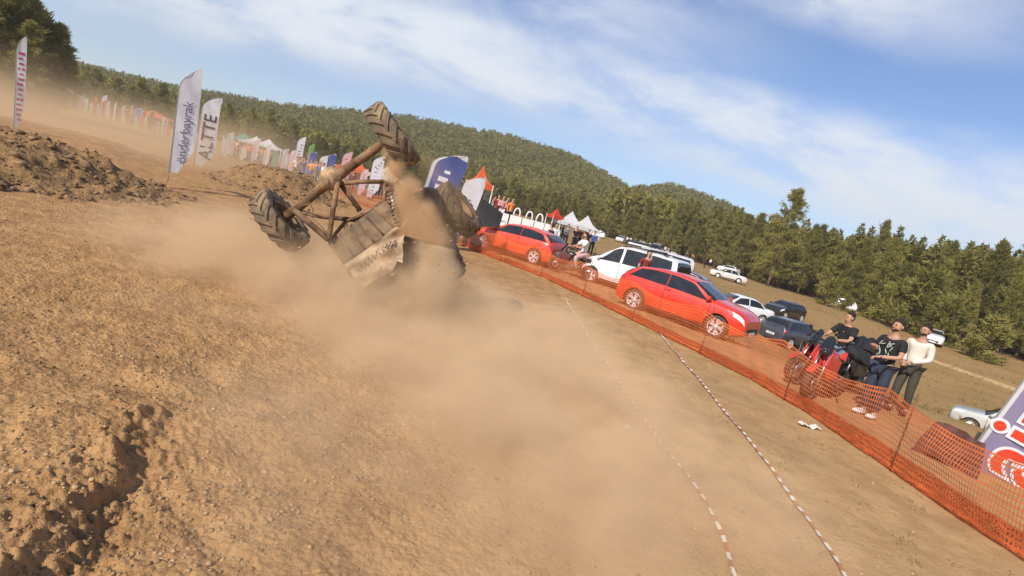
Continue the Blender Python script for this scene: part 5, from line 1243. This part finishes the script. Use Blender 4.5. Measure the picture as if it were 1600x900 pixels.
# white barriers with hooped tops beyond the orange-red hatchback, and the rail beside them
bar = mat('white_barrier', (.78, .75, .70), .6, dirt=.2)
for k, (px, hoop) in enumerate([(735, 0), (755, 0), (779, 0), (799, 1), (818, 1), (834, 1), (848, 0)]):
    v = P(px, 322 + (px - 735) * .25 + 32, 27.5); r = empty('barrier', (v.x, v.y, H(v.x, v.y)), (0, 0, radians(-8))); tag(r, ('white plastic barrier with a rounded hoop on top beyond the orange-red hatchback, %s of three' % ['leftmost', 'middle', 'rightmost'][k - 3]) if hoop else 'low white barrier panel %s' % ['directly right of the dark wheel of the buggy', 'under the grey rail', 'below the people on the raised bank', '', '', '', 'at the right end beside the dark-clothed figure'][k], 'barrier', 'white barriers behind the orange-red hatchback')
    m_ = MB(); m_.box((0, 0, .84), (.60, .10, 1.62)); m_.build('panel', bar, r)
    if hoop: m_ = MB(); m_.tube([(.16 * cos(a), 0, 1.62 + .42 * max(0, sin(a)) ** .7) for a in np.linspace(0, pi, 14)], .042, 8); m_.build('hoop', bar, r)
m_ = MB(); a, b_ = P(737, 332, 26), P(790, 347, 25)
m_.tube([a, b_], .035, 6); 
for f in (0, .5, 1): p = a.lerp(b_, f); m_.tube([p, (p.x, p.y, 0)], .03, 6)
o = m_.build('hand_rail', legm); tag(o, 'grey metal rail slanting above the orange-red hatchback', 'rail')
# ------------------------------------------------------------------ spectators
SP = [(772, 342, 31, 'maroon', 'dark', 'person in maroon at the left of the group on the raised bank', .9), (779, 345, 31, 'pink', 'white', 'person in pink and white left of the orange jacket', .9), (793, 349, 31, 'orange', 'dark', 'person in an orange jacket and dark trousers on the raised bank', .9), (785, 347, 32, 'red', 'grey', 'person in red half behind the orange jacket', .9), (766, 340, 33, 'grey', 'pink', 'person in grey next to the dark shelter', .8)]
bank = MB(); v0, v1 = P(757, 345, 33), P(805, 357, 32)
bank.add([], []); c_ = (v0 + v1) / 2; bank.ell((0, 0, 0), (2.6, 1.6, 1.0), 20, 10); o = bank.build('earth_bank', clm2); o.location = (c_.x, c_.y + .4, -.10); tag(o, 'low earth bank that the spectators stand on', 'bank', kind='structure')
for i, (px, py, dep, tp, lg, lab, z) in enumerate(SP):
    v = P(px, py, dep); spectator(v.x, v.y, 180 + i * 20, tp, lg, lab, z=z - .12, k=i % 2)
q = random.Random(8); cols = list(COLN)
where = ['left of the green canopy', 'under the white canopies', 'below the tallest flag', 'between the blue flags', 'behind the axle', 'behind the suspension links']
rows_ = [(352, 372), (378, 425), (455, 478), (480, 525), (528, 560), (562, 612)]
cnt = 0
for w_i, (a0, a1) in enumerate(rows_):
    nn = [8, 12, 9, 14, 9, 12][w_i]
    for k in range(nn):
        px = a0 + (a1 - a0) * (k + q.random() * .6) / nn; dep = q.uniform(38, 52) if w_i > 1 else q.uniform(52, 60); py = 120 + .25 * px + 2.15 * F / dep / .97
        tp = q.choice(['red', 'orange', 'red', 'white', 'dark', 'pink', 'blue', 'maroon', 'grey']); lg = q.choice(['dark', 'blue', 'grey', 'brown']); v = P(px, py, dep)
        spectator(v.x, v.y, q.uniform(90, 260), tp, lg, 'distant spectator in %s top and %s trousers %s' % (tp, lg, where[w_i]), 'spectators in %s tops and %s trousers %s' % (tp, lg, where[w_i]), k=q.randint(0, 1)); cnt += 1
for k, (px, dep, tp) in enumerate([(873, 42, 'dark'), (880, 41, 'grey'), (893, 40, 'dark'), (900, 41, 'maroon'), (912, 39, 'dark'), (921, 40, 'blue'), (978, 112, 'white'), (983, 112, 'white'), (1003, 108, 'pink'), (1013, 106, 'white'), (1037, 108, 'white'), (990, 110, 'grey'), (998, 110, 'sky-blue'), (1022, 107, 'dark'), (1045, 106, 'dark'), (1080, 104, 'orange'), (1108, 100, 'white'), (1222, 98, 'white'), (1070, 86, 'dark'), (1100, 84, 'dark'), (1233, 97, 'dark'), (1240, 96, 'dark'), (1502, 66, 'white'), (1530, 64, 'dark'), (1545, 63, 'dark'), (1560, 62, 'grey'), (1550, 64, 'brown')]):
    py = 120 + .25 * px + 2.15 * F / dep / .97; v = P(px, py, dep)
    wh = 'under the white tents' if px < 930 else 'by the treeline cars' if px < 1110 else 'in the shade at the wood edge above the grey off-roader' if px < 1300 else 'under the pines on the far right'
    spectator(v.x, v.y, q.uniform(90, 260), tp, 'dark', 'distant person in %s %s' % (tp, wh), 'distant people in %s %s' % (tp, wh), k=k % 2)
# ------------------------------------------------------------------ airborne dust
def blob(t, pos, c, r, k=1.0):
    mp = t.new('ShaderNodeMapping', vector_type='TEXTURE'); t.put(mp.inputs[0], pos); mp.inputs[1].default_value = c; mp.inputs[3].default_value = r
    ln = t.vmath('LENGTH', mp.outputs[0]); return t.math('MULTIPLY', t.ramp(ln, 1.0, .1, 0, 1), k)
def dustmat(name, blobs, colr, nsc, ndet, lohi, warp, wsc, ani=-.15, step=.5, k2=0):
    mm = bpy.data.materials.new(name); mm.use_nodes = True; t = NT(mm.node_tree); t.n.remove(t.n['Principled BSDF'])
    ps = t.new('ShaderNodeNewGeometry').outputs['Position']
    wn = t.new('ShaderNodeTexNoise'); t.put(wn.inputs['Vector'], ps); wn.inputs['Scale'].default_value = wsc; wn.inputs['Detail'].default_value = 1.5
    p2 = t.vmath('ADD', ps, t.vmath('SCALE', t.vmath('SUBTRACT', wn.outputs['Color'], (.5, .5, .5)), warp * 2))
    s = None
    for (c, r, k) in blobs: o = blob(t, p2, c, r, k); s = o if s is None else t.math('ADD', s, o)
    d = t.math('MULTIPLY', s, t.ramp(t.noise(t.vmath('MULTIPLY', ps, (1.0, .8, 1.25)), nsc, ndet, .62), lohi[0], lohi[1], lohi[2], 1))
    v = t.new('ShaderNodeVolumePrincipled'); v.inputs['Color'].default_value = (*colr, 1); v.inputs['Anisotropy'].default_value = ani
    t.put(v.inputs['Density'], d); t.l.new(v.outputs[0], t.n['Material Output'].inputs['Volume']); mm.cycles.volume_step_rate = step; return mm
def dustbox(name, lo, hi, mm, label):
    mb_ = MB(); lo, hi = Vector(lo), Vector(hi); mb_.box((lo + hi) / 2, hi - lo); o = mb_.build(name, mm); tag(o, label, 'dust', kind='stuff'); return o
DC = (.92, .69, .43)
pp = lambda x, y, d: tuple(P(x, y, d))
LOW = [((-1.9, 8.3, -.1), (3.2, 2.6, 1.35), 3.4), ((-4.2, 9.2, -.1), (3.6, 2.6, 1.35), 2.3), ((.4, 5.6, -.1), (3.4, 4.6, 1.0), 2.8), ((.4, 9.4, -.1), (2.8, 3.0, 1.0), 1.3), ((-2.6, 6.6, -.1), (2.4, 2.0, .6), .9), (pp(450, 400, 9.0), (1.0, 1.0, .7), .7)]
STR = [(pp(606, 236, 8.3), (.12, .2, .20), 12), (pp(617, 268, 8.3), (.18, .25, .32), 15), (pp(634, 305, 8.35), (.28, .3, .38), 16), (pp(653, 345, 8.4), (.38, .36, .46), 15), (pp(668, 388, 8.4), (.40, .4, .52), 15), (pp(680, 428, 8.5), (.36, .4, .52), 12), (pp(672, 268, 8.9), (.4, .4, .45), .7), (pp(690, 340, 9.3), (.8, .8, 1.0), .6)]
ZS = 1.30
dustbox('dust_plume', (-7.8, 2.0, -.25), (4.2, 12.8, ZS), dustmat('dust_low', LOW + STR[3:], DC, 1.3, 4, (.30, .70, .14), .45, .9, step=.55), 'thick tan dust boiling up round the crashing buggy')
dustbox('falling_soil', (-3.2, 7.3, ZS + .002), (.8, 10.6, 3.5), dustmat('dust_stream', STR, (.88, .60, .34), 3.0, 3, (.2, .75, .4), .13, 2.2, step=.6), 'stream of loose soil pouring off the top wheel')
dustbox('dust_drift', (-62, 15, -.5), (0, 70, 7.5), dustmat('dust_far', [((-24, 25, .3), (14, 11, 3.2), .19), ((-42, 40, .5), (24, 20, 4.4), .055), ((-15, 32, .2), (8, 12, 2.3), .07)], DC, .16, 2, (.2, .7, .35), 3, .1, step=.7), 'pale dust drifting across the course behind the mounds')
# ------------------------------------------------------------------ thin dusty air between us and the hills
hz = bpy.data.materials.new('haze_air'); hz.use_nodes = True; t = NT(hz.node_tree); t.n.remove(t.n['Principled BSDF']); v = t.new('ShaderNodeVolumePrincipled')
v.inputs['Color'].default_value = (.88, .85, .78, 1); v.inputs['Density'].default_value = .0005; v.inputs['Anisotropy'].default_value = .2; t.l.new(v.outputs[0], t.n['Material Output'].inputs['Volume'])
m_ = MB(); m_.box((0, 240, 58), (1100, 1000, 124)); o = m_.build('haze', hz); tag(o, 'thin warm haze over the valley', 'haze', kind='stuff')
# ------------------------------------------------------------------ labels: number look-alikes from the left inside their own neighbourhood
bpy.context.view_layer.update()
def px_of(o):
    p = Vector(o.location) + Vector((0, 0, 1.0)) - CAM; d = p.dot(fwd); return (800 + F * p.dot(RGT) / d) if d > .1 else (-9999 if p.x < 0 else 9999)
LM = [(-400, 110, 'at the far left'), (110, 258, 'left of the large lettered flag'), (258, 345, 'behind the two lettered flags'), (345, 430, 'above the white canopies'), (430, 525, 'above the row of small flags'), (525, 655, 'behind the buggy'), (655, 760, 'behind the navy flag'), (760, 865, 'above the orange-red hatchback'),
      (865, 935, 'above the white tents'), (935, 1040, 'above the people carrier'), (1040, 1110, 'above the red hatchback'), (1110, 1180, 'above the boxy field saloon'), (1180, 1260, 'above the grey off-roader'), (1260, 1345, 'above the seated rider'), (1345, 1440, 'above the standing men'), (1440, 1530, 'above the silver hatchback'), (1530, 3000, 'above the printed banner')]
ORD = 'first second third fourth fifth sixth seventh eighth ninth tenth eleventh twelfth thirteenth fourteenth fifteenth sixteenth seventeenth eighteenth nineteenth twentieth'.split()
tops = [o for o in bpy.data.objects if o.parent is None and 'label' in o and 'kind' not in o]
for o in tops:
    if o['category'] == 'pine tree' and 'wood edge' in o['label']:
        x = px_of(o); lm = next((l[2] for l in LM if l[0] <= x < l[1]), 'at the far right' if x > 0 else 'at the far left')
        rk = ('front' if 'front' in o['label'] else 'second' if 'second' in o['label'] else 'third' if 'third' in o['label'] else 'back')
        h = o.scale.z; sz = 'tall' if h > .98 else 'low' if h < .80 else 'mid-height'
        o['label'] = '%s olive pine, %s rank, %s' % (sz, rk, lm)
by = {}
for o in tops: by.setdefault(o['label'], []).append(o)
for lab, os_ in by.items():
    if len(os_) > 1:
        os_.sort(key=px_of)
        for k, o in enumerate(os_): o['label'] = '%s, %s' % (lab, 'leftmost' if k == 0 else 'rightmost' if k == len(os_) - 1 else ORD[k] + ' from left')
